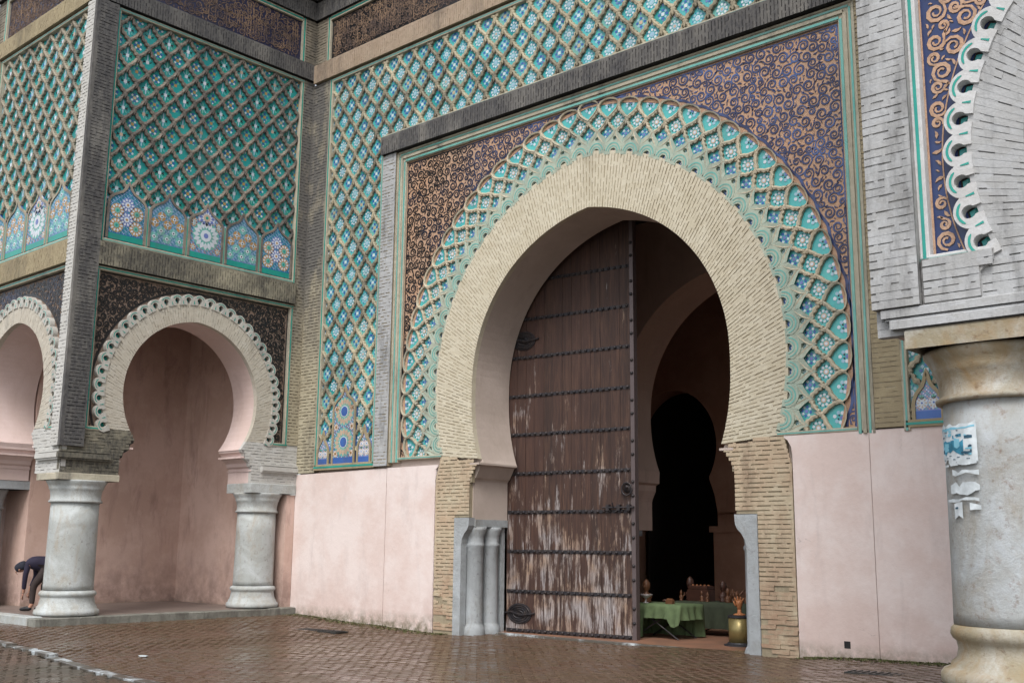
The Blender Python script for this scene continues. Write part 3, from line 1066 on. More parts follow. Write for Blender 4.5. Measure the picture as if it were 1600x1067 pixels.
# ---- scroll relief --------------------------------------------------------
def scrolls(parent, fr, inside, bounds, rmax, w, n, mat, name='scrollwork', h=0.008, rmin=None, tries=9.0):
    """packed curls: circles thrown at random without touching, a tapering spiral in each, leaves in the gaps"""
    u0, u1, v0, v1 = bounds
    rmin = rmin or rmax * .30
    m = MB()
    cell = rmax * 2
    grid = {}
    rnd = random.Random(int(abs(u0 * 31 + v1 * 17 + rmax * 991)))

    def free(x, y, r):
        gx, gy = int(x / cell + 1000), int(y / cell + 1000)
        for i in range(gx - 1, gx + 2):
            for j in range(gy - 1, gy + 2):
                for (a, b, c) in grid.get((i, j), ()):
                    if (a - x) ** 2 + (b - y) ** 2 < (c + r) ** 2:
                        return False
        return True
    area = (u1 - u0) * (v1 - v0)
    for r0, r1, k in ((rmax * .75, rmax, 2.5), (rmax * .48, rmax * .75, 4.0), (rmin, rmax * .48, 9.0), (rmin * .6, rmin, 9.0)):
        for _ in range(int(area / (rmax * rmax) * tries * k / 5)):
            x, y = rnd.uniform(u0, u1), rnd.uniform(v0, v1)
            r = rnd.uniform(r0, r1)
            if not inside(x, y) or not free(x, y, r * .93):
                continue
            if not all(inside(x + r * .9 * dx, y + r * .9 * dy) for dx, dy in ((1, 0), (-1, 0), (0, 1), (0, -1))):
                continue
            grid.setdefault((int(x / cell + 1000), int(y / cell + 1000)), []).append((x, y, r))
            a0 = rnd.uniform(0, 6.28)
            hd = rnd.choice((-1, 1))
            ww = w * (.7 + .5 * r / rmax)
            if r > rmax * .46:
                turns = 1.15 + .5 * r / rmax
                N = 15
                pts, ws = [], []
                for q in range(N + 1):
                    t = q / N
                    rr = r * (1.04 - .80 * t)
                    a = a0 + hd * t * turns * 6.283
                    pts.append((x + rr * math.cos(a), y + rr * math.sin(a)))
                    ws.append(ww * (.45 + 1.0 * math.sin(math.pi * min(1, t * 1.25 + .08)) if t < .75 else .75))
                m.ribbon(pts, ws, n + rnd.uniform(0, .002), mat, h)
                # tail that leaves the curl towards the next one
                a = a0
                tx, ty = x + r * math.cos(a), y + r * math.sin(a)
                dx, dy = math.sin(a) * hd, -math.cos(a) * hd
                P = [(tx, ty), (tx + dx * r * .5 + math.cos(a) * r * .10, ty + dy * r * .5 + math.sin(a) * r * .10), (tx + dx * r * .95 + math.cos(a) * r * .42, ty + dy * r * .95 + math.sin(a) * r * .42)]
                if all(inside(*p) for p in P):
                    m.ribbon(P, [ww * .8, ww * 1.25, ww * .2], n + .001, mat, h)
            else:
                q = r * 1.15
                c_, s_ = math.cos(a0), math.sin(a0)
                P = [(-q, 0), (-q * .2, -q * .42), (q * .5, -q * .25), (q, q * .35), (q * .25, q * .22), (-q * .3, q * .3)]
                m.poly([(x + c_ * a - s_ * b, y + s_ * a + c_ * b) for a, b in P], n + .001, mat, h)
    if m.v:
        obj(name, m, parent, fr, kind='stuff')


def calligraphy(parent, fr, u0, u1, v0, v1, n, mat):
    """dense relief script: uprights, bowls, base strokes and dots, too weathered to read"""
    m = MB()
    H = v1 - v0
    u = u0 + 0.06
    while u < u1 - 0.1:
        k = random.random()
        w = random.uniform(.014, .024)
        if k < .55:
            b = v0 + H * random.uniform(.10, .30)
            t = v1 - H * random.uniform(.05, .2)
            le = random.uniform(-.02, .02)
            m.ribbon([(u, b), (u + le, (b + t) / 2), (u + le * .5, t - .05), (u + le - .03, t)], [w, w, w * 1.2, w * .5], n, mat)
            u += random.uniform(.055, .10)
        elif k < .8:
            cy = v0 + H * random.uniform(.22, .45)
            r = random.uniform(.06, .11)
            P = [(u + r + r * math.cos(R(a)), cy + r * .8 * math.sin(R(a))) for a in range(160, 400, 24)]
            m.ribbon(P, [w * (1.2 if 2 < i < 8 else .7) for i in range(len(P))], n, mat)
            u += r * 1.3
        else:
            y = v0 + H * random.uniform(.12, .25)
            m.ribbon([(u, y + .05), (u + .08, y), (u + .2, y + .01), (u + .28, y + .06)], [w * .5, w * 1.2, w * 1.2, w * .5], n, mat)
            u += .12
        for q in range(2):
            if random.random() < .7:
                x, y = u + random.uniform(-.08, .03), v0 + H * random.uniform(.45, .95)
                s2 = random.uniform(.014, .03)
                m.poly([(x - s2, y), (x, y - s2), (x + s2, y), (x, y + s2)], n + .001, mat, .006)
    scr = m
    obj('inscription_letters', scr, parent, fr, kind='stuff')


def strip(m, u0, u1, v0, v1, n0, n, base, teal='teal', lines=1, vert=None):
    """moulded border: pale body with thin glazed line(s) along its length"""
    m.bevbox(u0, u1, v0, v1, n0, n, base, 0.008)
    if vert is None:
        vert = (v1 - v0) > (u1 - u0)
    w = (u1 - u0) if vert else (v1 - v0)
    for k in range(lines):
        c = (k + 1) / (lines + 1)
        t = w * 0.16 if lines == 1 else w * 0.11
        if vert:
            x = u0 + w * c
            m.box(x - t, x + t, v0, v1, n, n + 0.005, teal, False)
        else:
            y = v0 + w * c
            m.box(u0, u1, y - t, y + t, n, n + 0.0045, teal, False)

# ================================================================== THE SETTING
GZ = [(-60, .10), (-21.5, .09), (-18.5, -.01), (-16.8, -.07), (-12.5, -.07), (-10.5, -.02), (-9, .03), (-7, .11), (-4, .2), (10, .3)]


def gz(x, y=0):
    for (a, za), (b, zb) in zip(GZ, GZ[1:]):
        if a <= x <= b:
            t = (x - a) / (b - a)
            t = t * t * (3 - 2 * t)
            return za + (zb - za) * t
    return GZ[0][1] if x < GZ[0][0] else GZ[-1][1]


g = MB()
xs = [-300, -120, -60, -40] + [-30 + i for i in range(41)] + [20, 60, 150, 300]
ys = [-300, -100, -30, 0, 4, 8, 12, 16, 20, 30, 60, 150, 300]
vs = [(x, y, gz(x) - 0.045) for y in ys for x in xs]
nx = len(xs)
g.add(vs, [(j * nx + i, j * nx + i + 1, (j + 1) * nx + i + 1, (j + 1) * nx + i) for j in range(len(ys) - 1) for i in range(nx - 1)], 'bedding')
ground = obj('ground', g, kind='structure')


def pavers(name, region, dx, dy, mat, nobj, ang=0.0, zoff=0.0, seedv=1):
    """running bond of wet paving bricks; region(x, y) says where; the nearest are parts, the rest one stuff mesh"""
    rnd = random.Random(seedv)
    x0, x1, y0, y1 = region[0]
    test = region[1]
    ca, sa = math.cos(ang), math.sin(ang)
    base = MB()
    base.add([(x0, y0, gz(x0) - .04), (x0 + .1, y0, gz(x0) - .04), (x0 + .1, y0 + .1, gz(x0) - .04), (x0, y0 + .1, gz(x0) - .04)], [(0, 1, 2, 3)], 'bedding')
    par = obj(name, base, kind='structure')
    cx, cy = (x0 + x1) / 2, (y0 + y1) / 2
    rad = math.hypot(x1 - x0, y1 - y0) / 2
    items = []
    nj, ni = int(rad / dy) + 1, int(rad / dx) + 2
    for j in range(-nj, nj):
        for i in range(-ni, ni):
            u = (i + (0.5 if j % 2 else 0)) * dx + rnd.uniform(-.006, .006)
            v = j * dy + rnd.uniform(-.004, .004)
            x, y = cx + ca * u - sa * v, cy + sa * u + ca * v
            if x0 < x < x1 and y0 < y < y1 and test(x, y):
                items.append((math.hypot(x, y), x, y))
    items.sort()
    variants = []
    for k in range(6):
        m = MB()
        a, b = dx / 2 - .006, dy / 2 - .006
        h = [rnd.uniform(-.004, .004) for _ in range(4)]
        q = 0.008
        vv = [(-a, -b, -.05), (a, -b, -.05), (a, b, -.05), (-a, b, -.05), (-a, -b, h[0] - q), (a, -b, h[1] - q), (a, b, h[2] - q), (-a, b, h[3] - q),
              (-a + q, -b + q, h[0]), (a - q, -b + q, h[1]), (a - q, b - q, h[2]), (-a + q, b - q, h[3])]
        m.add(vv, [(8, 9, 10, 11), (0, 1, 5, 4), (1, 2, 6, 5), (2, 3, 7, 6), (3, 0, 4, 7), (4, 5, 9, 8), (5, 6, 10, 9), (6, 7, 11, 10), (7, 4, 8, 11)], mat)
        variants.append((m, m.mesh('paver')))
    rest = MB()
    for k, (d, x, y) in enumerate(items):
        m, me = variants[rnd.randrange(6)]
        z = gz(x) + zoff + rnd.uniform(-.005, .004)
        if k < nobj:
            obj('paver', me, par, T(x, y, z) @ Matrix.Rotation(ang, 4, 'Z'))
        else:
            vv = [(x + ca * p[0] - sa * p[1], y + sa * p[0] + ca * p[1], z + p[2]) for p in m.v]
            rest.add(vv, m.f, mat)
    obj('paving_bricks', rest, par, kind='stuff')
    return par


def kerb_y(x):
    pts = [(-40, 9.6), (-19.0, 8.45), (-17.6, 8.42), (-15.4, 8.05), (-14.2, 7.9), (-12.7, 7.78), (-5, 7.4), (5, 7.0)]
    for (a, ya), (b, yb) in zip(pts, pts[1:]):
        if a <= x <= b:
            return ya + (yb - ya) * (x - a) / (b - a)
    return 9


def in_build(x, y):
    if y > 16.15 and x > -16.0 and x < -9.1 and y < 17.05:
        return False
    return y > 16.15 or (x < -21.3 and y > 10.0) or (x > -4.0 and y > 9.2)


pavers('paved_forecourt', ((-29.5, -2.0, 6.4, 17.05), lambda x, y: y > kerb_y(x) + .16 and not in_build(x, y)), 0.215, 0.115, 'paver_wet', 300, R(0.5), 0, 3)
pavers('paved_road', ((-24.0, -6.0, 4.6, 9.2), lambda x, y: y < kerb_y(x) - .14), 0.16, 0.16, 'paver_far', 290, R(38), -.004, 5)
# the dividing strip of long stones
first = MB()
first.bevbox(-.409, .409, -.085, .085, -.05, .012, 'kerb_stone', .006)
me = first.mesh('kerb_stone')
par = thing('dividing_kerb', 'wet pale stone strip crossing the paving in the lower left corner', 'kerb', (-16, 8.1, gz(-16)))
x = -27.0
while x < -3:
    y = kerb_y(x + .42)
    sl = (kerb_y(x + .84) - kerb_y(x)) / .84
    obj('kerb_block', me, par, T(x + .42, y, gz(x) + random.uniform(-.004, .004)) @ Matrix.Rotation(math.atan(sl), 4, 'Z'))
    x += .82

# ================================================================== THE GATEWAY (central body)
gate = thing('gatehouse', 'great central gatehouse with tall horseshoe arch, turquoise lattice tilework and one wooden gate leaf', 'gatehouse', (-12.56, 16.2, 0))
UE = 8.94


def gr_in(t):
    low = .17 * max(0, (-t if t < 90 else t - 180) / 28.0) ** 1.4 if (t < 0 or t > 180) else 0
    return 3.08 + bump(t, .20) + low


def gr_ex(t):
    low = .10 * max(0, (-t if t < 90 else t - 180) / 20.0) ** 1.5 if (t < 0 or t > 180) else 0
    return 4.17 + bump(t, .26) + low


def gr_out(t):
    return 5.22 + bump(t, .17)


CY = 5.0
JAMB = [(2.84, 3.40), (2.84, 3.355), (2.91, 3.33), (2.97, 3.22), (3.04, 3.10), (3.10, 3.05), (3.10, 2.25)]


def opening(rf, cy, t0, foot, jamb, n=72):
    A = arch_pts(0, cy, rf, t0, 180 - t0, n)
    return [(foot[0], foot[1])] + [p for p in reversed(jamb)] + A + [(-x, y) for x, y in jamb] + [(-foot[0], foot[1])]


# core wall with the opening through it
H = 17.6
core = MB()
op = [(3.5, -.4), (3.5, 2.25)] + list(reversed(JAMB[:-1] + [(3.10, 2.25)])) + arch_pts(0, CY, gr_in, -28, 208, 80) + [(-x, y) for x, y in JAMB] + [(-3.5, 2.25), (-3.5, -.4)]
outer = [(-UE, -.4)] + [(p[0], p[1]) for p in reversed(op)] + [(UE + .3, -.4), (UE + .3, H), (-UE, H)]
# outline runs along the foot, up round the opening and back
seq = [(-UE, -.4)] + list(reversed(op)) + [(UE + .3, -.4), (UE + .3, H), (-UE, H)]
core.plate([seq], -1.17, -.12, 'gate_soffit', 'gate_soffit', True)
obj('wall_core', core, gate, FAC)
# curtain of the passage behind: roof slab and far side walls come further down

# dado, left and right
for sx, x_out, zt, jx in ((-1, -UE, 3.40, -5.66), (1, 8.9, 3.56, 5.50)):
    tip = 4.05
    inn = 4.12 if sx < 0 else 4.19
    edge = [(sx * tip, zt), (sx * tip, zt - .05), (sx * (tip + .06), zt - .09), (sx * (inn - .02), zt - .20), (sx * inn, zt - .34), (sx * inn, -.4)]
    m = MB()
    m.plate([edge + [(jx - sx * .006, -.4), (jx - sx * .006, zt - .01)]], -.12, .0, 'pink_wall')
    m.plate([[(jx + sx * .006, -.4), (x_out, -.4), (x_out, zt - (.05 if sx < 0 else 0)), (jx + sx * .006, zt - .015)]], -.12, .006, 'pink_wall')
    obj('plaster_dado', m, gate, FAC)
# small square hole low in the right dado: a flat dark plate paints in its shade
m = MB()
m.box(4.94, 5.04, .24, .345, .004, .007, 'brick_soot_joint')
obj('hole_shade_patch', m, gate, FAC)

# archivolt backing and its bricks
m = MB()
A_in = arch_pts(0, CY, gr_in, -28, 208, 80)
A_ex = arch_pts(0, CY, gr_ex, -19.6, 199.6, 80)
m.plate([A_in + A_ex[::-1]], -.12, -.0085, 'brick_joint', 'brick_cream')
arch = obj('archivolt', m, gate, FAC)


def amap(a, b):
    """a: 0 at the inner edge to 1 at the outer edge (times 1.09 m), b: degrees from -28 to 208"""
    k = a / 1.09
    to = 90 + (b - 90) * 109.6 / 118
    ri, ro = gr_in(b), gr_ex(to)
    x0, y0 = ri * math.cos(R(b)), CY + ri * math.sin(R(b))
    x1, y1 = ro * math.cos(R(to)), CY + ro * math.sin(R(to))
    return x0 + (x1 - x0) * k, y0 + (y1 - y0) * k


brickwork(arch, FAC, amap, 0.0, 1.09, -28, 208, 1.13, .27, -.02, 0, 'brick_cream', 300, jf=.25)
# brick piers under it
for sx in (-1, 1):
    lo, hi = (3.10, 4.10) if sx < 0 else (3.10, 4.17)
    m = MB()
    for (a, b, c, d) in ((3.5, hi, -.4, 2.29), (3.12, hi, 2.29, 3.0), (3.06, hi - .10, 3.0, 3.42), (3.9, hi - .10, 3.42, 3.55)):
        if sx > 0:
            m.box(a, b, c, d, -.12, -.02, 'brick_joint', False)
        else:
            m.box(-b, -a, c, d, -.12, -.02, 'brick_joint', False)
    pier = obj('brick_pier', m, gate, FAC)

    def a0(z, s=sx):
        return 3.52 if z < 2.28 else (3.11 if z < 3.02 else (3.11 - (z - 3.02) / .38 * .24 if z < 3.40 else 2.95 + (z - 3.40) / .16 * 1.0))

    def a1(z, h=hi, s=sx):
        return h - (.0 if z < 3.05 else min(.12, (z - 3.05) * .3))
    brickwork(pier, FAC, (lambda a, b, s=sx: (s * a, b)), a0, a1, .0, 3.56, .0765, .30, -.02, .0, 'brick_pier', 0, rough_below=1.1)

# tile ring -------------------------------------------------------
ring_in = arch_pts(0, CY, gr_ex, -19.6, 199.6, 80)
m = MB()
RO = arch_pts(0, CY, lambda t: gr_out(t) - .04, -15.4, 195.4, 80)
m.plate([RO + ring_in[::-1]], -.12, -.075, 'turquoise_deep')
ring = obj('tile_ring', m, gate, FAC)
U = 5.45
dU = R(U)
TC = (('turquoise', 'white_glaze', 'violet_glaze', 'pale_blue_glaze', 'blue_glaze'), ('turquoise', 'white_glaze', 'white_glaze', 'tan_glaze', 'dark_glaze'))
row1w, row2w, row3w = 4.60 * dU / 2, 4.865 * dU / 2, 5.10 * dU / 2
hh = .265
c1 = cell_mesh(row1w, hh, .07, 'rib_ring', .024)
c2 = cell_mesh(row2w, hh, .07, 'rib_ring', .024)
# outer cells with lobed rim
_o = ogee(row3w, hh)
_n = 12
low_half = _o[2 * _n:]
lobe = [(row3w, 0), (row3w, .055), (row3w * .8, .115), (row3w * .45, .15), (0, .165), (-row3w * .45, .15), (-row3w * .8, .115), (-row3w, .055)]
c3o = lobe + low_half
heart = inset(c3o, .026, .006)
c3 = lattice_mesh(c3o, heart, (0, -.02), .07, 'rib_ring')
t1, t2, t3 = MB(), MB(), MB()
flower(t1, 0, row1w, hh, -.07, TC[0])
flower(t2, 2, row2w, hh, -.07, TC[1])
t3.poly([(x * 1.03, y * 1.03) for x, y in heart], -.07, 'turquoise', .012)
for px, py, cc in ((-.075, .045, 'white_glaze'), (.075, .045, 'white_glaze'), (0, -.07, 'white_glaze'), (-.03, .0, 'dark_glaze'), (.03, .0, 'dark_glaze'), (0, .05, 'violet_glaze'), (-.07, -.02, 'pale_blue_glaze'), (.07, -.02, 'pale_blue_glaze')):
    t3.disc(px, py, .033 if cc != 'dark_glaze' else .017, -.064, cc, 6, h=.006)
# circles between the small cells and the inner scallops
circ = [(math.cos(R(a)) * .046, math.sin(R(a)) * .046) for a in range(0, 360, 30)]
k0 = 4.335 * dU / 2
c0top = [(k0 * (i / 12) ** 1.75, .12 + (.265 - .12) - .265 * i / 12) for i in range(13)]
c0o = [(x + 0, y) for x, y in c0top]
c0o = [(k0, -.13)] + list(reversed([(max(x, .062 if y < .07 else x), y) for x, y in c0top])) + [(-max(x, .062 if y < .07 else x), y) for x, y in c0top[1:]] + [(-k0, -.13)]
c0 = lattice_mesh(c0o, circ, (0, 0), .07, 'rib_scallop')
t0 = MB()
t0.disc(0, 0, .055, -.07, 'turquoise_deep', 10, h=.01)
for i in range(4):
    a = i * math.pi / 2
    t0.disc(math.cos(a) * .022, math.sin(a) * .022, .013, -.062, 'white_glaze', 5, h=.008)
# scallop: concentric arcs with a pierced eye, foot on the extrados
sc = MB()
NA = 12


def halfring(m, r0, r1, z0, z1, mat, a0=-8, a1=188, cy=0.0, sq=1.0):
    n = NA
    vs = []
    for i in range(n + 1):
        a = R(a0 + (a1 - a0) * i / n)
        for r, z in ((r0, z0), (r0, z1), (r1, z1), (r1, z0)):
            vs.append((r * math.cos(a) * sq, cy + r * math.sin(a), z))
    fs = []
    for i in range(n):
        for k in range(3):
            fs.append((4 * i + k, 4 * i + k + 1, 4 * i + k + 5, 4 * i + k + 4))
    m.add(vs, fs, mat)


halfring(sc, .082, .245, -.10, .004, 'rib_scallop', 0, 180, 0, .86)
for sg in (-1, 1):
    sc.poly([(sg * .13, .13), (sg * .203, .0), (sg * .203, .165), (sg * .10, .225)], -.003, 'rib_scallop', .09)
    sc.poly([(sg * .07, -.035), (sg * .207, -.035), (sg * .207, .02), (sg * .07, .02)], 0.003, 'rib_scallop', .09)
halfring(sc, .115, .132, 0, .009, 'teal_light', 5, 175, 0, .86)
halfring(sc, .175, .198, 0, .009, 'teal_light', 10, 170, 0, .86)
t4 = MB()
t4.disc(0, .035, .085, -.07, 'pale_blue_glaze', 10, h=.01)
t4.disc(0, .045, .05, -.064, 'blue_glaze', 8, h=.006)
t4.disc(0, .045, .022, -.060, 'white_glaze', 6, h=.004)
ME = {}
for nme, mb_ in (('c0', c0), ('c1', c1), ('c2', c2), ('c3', c3), ('t0', t0), ('t1', t1), ('t2', t2), ('t3', t3), ('sc', sc), ('t4', t4)):
    ME[nme] = (mb_, mb_.mesh('ring_piece'))


def ring_put(kind, name, deg, r, clipz=3.60):
    rr = r + bump(deg, .20)
    x, y = rr * math.cos(R(deg)), CY + rr * math.sin(R(deg))
    if y + .32 < clipz:
        return
    rot = Matrix.Rotation(R(deg - 90), 4, 'Z')
    sx = rr / r * 1.004
    lm = T(x, y, 0) @ rot @ Matrix.Diagonal((sx, 1, 1, 1))
    mb_, me_ = ME[kind]
    if y - .34 < clipz:
        m = MB()
        m.v = [tuple(lm @ Vector(v)) for v in mb_.v]
        m.f, m.m, m.names = mb_.f, mb_.m, mb_.names
        pl = [((0, clipz), (0, -1))]
        me2 = clip_mesh(m, pl)
        if me2 is None:
            return
        obj(name, me2, ring, FAC)
    else:
        obj(name, me_, ring, FAC @ lm)


for k in range(-4, 38):
    d = k * U
    ring_put('c0', 'ring_cell', d, 4.455)
    ring_put('t0', 'eye_tile', d, 4.455)
    ring_put('c2', 'ring_cell', d, 4.865)
    ring_put('t2', 'star_tile', d, 4.865)
    ring_put('sc', 'scallop', d, 4.175)
    ring_put('t4', 'eye_tile', d, 4.175)
    h2 = d + U / 2
    ring_put('c1', 'ring_cell', h2, 4.60)
    ring_put('t1', 'flower_tile', h2, 4.60)
    ring_put('c3', 'ring_cell', h2, 5.13)
    ring_put('t3', 'heart_tile', h2, 5.13)
m = MB()
for sx in (-1, 1):
    a, b = (3.94, 5.32)
    u0, u1 = (a, b) if sx > 0 else (-b, -a)
    strip(m, u0, u1, 3.545, 3.61, -.12, .012, 'frame_cream', 'teal_light', 1)
obj('ring_foot', m, ring, FAC)

# spandrels ----------------------------------------------------------
SPW, SPT = 5.32, 10.45
m = MB()
RO2 = arch_pts(0, CY, lambda t: gr_out(t) - .02, -15.4, 195.4, 80)
m.plate([[(SPW, 3.6), (SPW, SPT), (-SPW, SPT), (-SPW, 3.6)] + RO2[::-1]], -.12, -.055, 'scraped_clay')
sp = obj('spandrel', m, gate, FAC)


def in_sp(x, y):
    if not (-SPW + .03 < x < SPW - .03 and 3.63 < y < SPT - .03):
        return False
    r = math.hypot(x, y - CY)
    t = math.degrees(math.atan2(y - CY, x))
    if t < -90:
        t += 360
    return r > gr_out(t) + .10


scrolls(sp, FAC, in_sp, (-SPW, SPW, 3.6, SPT), .112, .0225, -.046, 'black_blue_glaze', h=.010)
m = MB()
prev = None
L = arch_pts(0, CY, lambda t: gr_out(t) + .085 + .018 * math.cos(math.radians(t * 360 / U)), -15, 195, 420)
m.ribbon(L, [.05] * len(L), -.045, 'black_blue_glaze', .01)
for P in ([(-SPW + .04, 3.62), (-SPW + .04, SPT - .04), (SPW - .04, SPT - .04), (SPW - .04, 3.62)],):
    m.ribbon(P, [.03] * 4, -.045, 'black_blue_glaze', .01)
obj('spandrel_border', m, sp, FAC)

# alfiz moulding
m = MB()
for sx in (-1, 1):
    w0, w1 = (5.32, 5.62)
    u0, u1 = (w0, w1) if sx > 0 else (-w1, -w0)
    m.bevbox(u0, u1, 3.5, SPT + .30, -.12, .0, 'frame_cream', .01)
    for a, b, c, t in ((.02, .07, 'teal_light', .012), (.10, .16, 'frame_cream', .03), (.19, .23, 'teal_light', .012), (.25, .29, 'frame_cream', .02)):
        q0, q1 = (u0 + a, u0 + b) if sx > 0 else (u1 - b, u1 - a)
        m.bevbox(q0, q1, 3.5, SPT + a, .0, t, c, .004)
m.bevbox(-5.32, 5.32, SPT, SPT + .30, -.12, -.001, 'frame_cream', .01)
for a, b, c, t in ((.02, .07, 'teal_light', .0125), (.10, .16, 'frame_cream', .0305), (.19, .23, 'teal_light', .0125), (.25, .29, 'frame_cream', .0205)):
    m.bevbox(-5.32 - a, 5.32 + a, SPT + a, SPT + b, -.002, t, c, .004)
obj('alfiz_frame', m, gate, FAC)

# brick band round the alfiz
for sx in (-1, 1):
    u0, u1 = (5.62, 6.07) if sx > 0 else (-6.07, -5.62)
    band(gate, FAC, u0, u1, 3.44 if sx < 0 else 3.57, SPT + .30, -.12, .06 if sx < 0 else .03, 'brick_pale' if sx < 0 else 'brick_ochre', 'brick_joint', pitch=.078, L=.22 if sx < 0 else .3)
band(gate, FAC, -6.07, 6.07, SPT + .31, SPT + .75, -.12, .14, 'brick_soot', 'brick_soot_joint', soldier=True, pitch=.07, L=.22)

# lattice field (left leg, head, right leg)
VB, VT = 3.50, 13.33
m = MB()
IW, OW = 6.10, 8.24
for r_ in ((-OW, -IW, VB, VT), (IW, OW, VB + .1, VT), (-IW, IW, 11.23, VT)):
    m.box(r_[0], r_[1], r_[2], r_[3], -.12, -.072, 'turquoise_deep')
field = obj('lattice_field', m, gate, FAC)
P5 = 14.4 / 28
nl = []
NPOS = []
for sx in (-1, 1):
    for cx, hw, va in ((7.19, .39, 5.38), (7.93, .20, 4.35), (6.45, .22, 4.40)):
        NPOS.append((sx * cx, hw, va))
        Pn = niche_outline(sx * cx, hw + .04, VB, va - .52, va + .03)
        nl.append(lambda x, y, Pn=Pn: in_poly(Pn, x, y + .20))
FC = (('turquoise', 'white_glaze', 'pale_blue_glaze', 'pale_blue_glaze', 'blue_glaze'), ('turquoise', 'pale_blue_glaze', 'white_glaze', 'violet_glaze', 'blue_glaze'))
sebka(field, FAC, [(-OW + .1, -IW - .06, VB + .1, 11.26), (-OW + .1, OW - .1, 11.26, VT - .08), (IW + .06, OW - .1, VB + .2, 11.26)], P5, .67, -7.2, 5.46, 'rib_cream', (2, 0), FC, niches=nl, limit=300, d=.07, n=.012)
for cx, hw, va in NPOS:
    niche(field, FAC, cx, hw, VB + .05 + (.1 if cx > 0 else 0), va - .52, va, .016, 5 if hw > .3 else 3, 'brick_ochre', 'blue_glaze')
m = MB()
for sx in (-1, 1):
    u0, u1 = (IW - .03, IW + .07) if sx > 0 else (-IW - .07, -IW + .03)
    strip(m, u0, u1, VB, 11.20, -.07, .035, 'frame_cream', 'teal_light', 1)
    u0, u1 = (OW - .11, OW) if sx > 0 else (-OW, -OW + .11)
    strip(m, u0, u1, VB, VT, -.07, .035, 'frame_cream', 'teal', 1)
strip(m, -IW - .07, IW + .07, 11.20, 11.29, -.07, .036, 'frame_cream', 'turquoise', 1)
strip(m, -OW + .11, OW - .11, VT - .09, VT, -.07, .034, 'frame_cream', 'teal_light', 1)
obj('field_border', m, field, FAC)
for sx in (-1, 1):
    m = MB()
    u0, u1 = (IW, OW) if sx > 0 else (-OW, -IW)
    strip(m, u0, u1, VB - (.08 if sx < 0 else -.04), VB + (.06 if sx < 0 else .16), -.07, .04, 'brick_ochre', 'teal', 1)
    obj('field_sill', m, field, FAC)

# corner pilaster, upper bands, frieze, cornice
band(gate, FAC, -UE, -OW, 3.38, 13.36, -.12, .02, 'brick_corner', 'brick_corner_joint', pitch=.078, L=.3)
band(gate, FAC, OW, UE, 3.6, 13.36, -.12, .02, 'brick_grey', 'brick_grey_joint', pitch=.078, L=.3)
band(gate, FAC, -UE + .1, UE, 13.37, 13.86, -.12, .10, 'brick_tan', 'brick_joint', soldier=True, pitch=.07, L=.24)


def frieze(parent, fr, u0, u1, dark, clay):
    m = MB()
    m.box(u0 + .5, u1 - .5, 13.90, 15.08, -.12, -.03, dark)
    fz = obj('inscription_frieze', m, parent, fr)
    scrolls(fz, fr, lambda x, y: u0 + .66 < x < u1 - .66 and 13.96 < y < 14.98, (u0, u1, 13.9, 15.0), .10, .014, -.023, clay, tries=3.0)
    calligraphy(fz, fr, u0 + .62, u1 - .62, 13.95, 14.62, -.019, clay)
    calligraphy(fz, fr, u0 + .65, u1 - .62, 14.32, 14.98, -.018, clay)
    m = MB()
    strip(m, u0 + .50, u0 + .62, 13.88, 15.1, -.12, .03, 'frame_cream', 'teal', 1)
    strip(m, u1 - .62, u1 - .50, 13.88, 15.1, -.12, .03, 'frame_cream', 'teal', 1)
    strip(m, u0 + .62, u1 - .62, 15.0, 15.12, -.12, .032, 'frame_cream', 'teal', 1)
    obj('frieze_border', m, fz, fr)
    band(parent, fr, u0 + .04, u0 + .50, 13.86, 15.12, -.12, .02, 'brick_grey', 'brick_grey_joint', pitch=.075, L=.3)
    band(parent, fr, u1 - .50, u1 - .04, 13.86, 15.12, -.12, .02, 'brick_grey', 'brick_grey_joint', pitch=.075, L=.3)
    band(parent, fr, u0 + .04, u1 - .04, 15.13, 15.62, -.12, .10, 'brick_soot', 'brick_soot_joint', soldier=True, pitch=.07, L=.24)


frieze(gate, FAC, -UE, UE, 'soot_glaze', 'letter_clay')


def cornice(parent, fr, u0, u1, a=0.0, b=0.0):  # mostly unseen above the view; overhang added to shade the wall top
    """stepped cornice; a, b lengthen the courses at mitred ends"""
    m = MB()
    for z0, z1, n in ((15.64, 15.8, .16), (15.80, 15.98, .30), (15.98, 16.2, .46), (16.2, 16.34, .62), (16.34, 17.6, .2)):
        m.box(u0 - a * n, u1 + b * n, z0, z1, -.3, n, 'corbel_dark')
    obj('cornice', m, parent, fr)
    m = MB()
    u = u0 + .2
    while u < u1 - .1:
        m.box(u, u + .12, 16.0, 16.19, .46, .60, 'corbel_dark')
        u += .42
    obj('corbels', m, parent, fr, kind='stuff')


cornice(gate, FAC, -UE, UE)

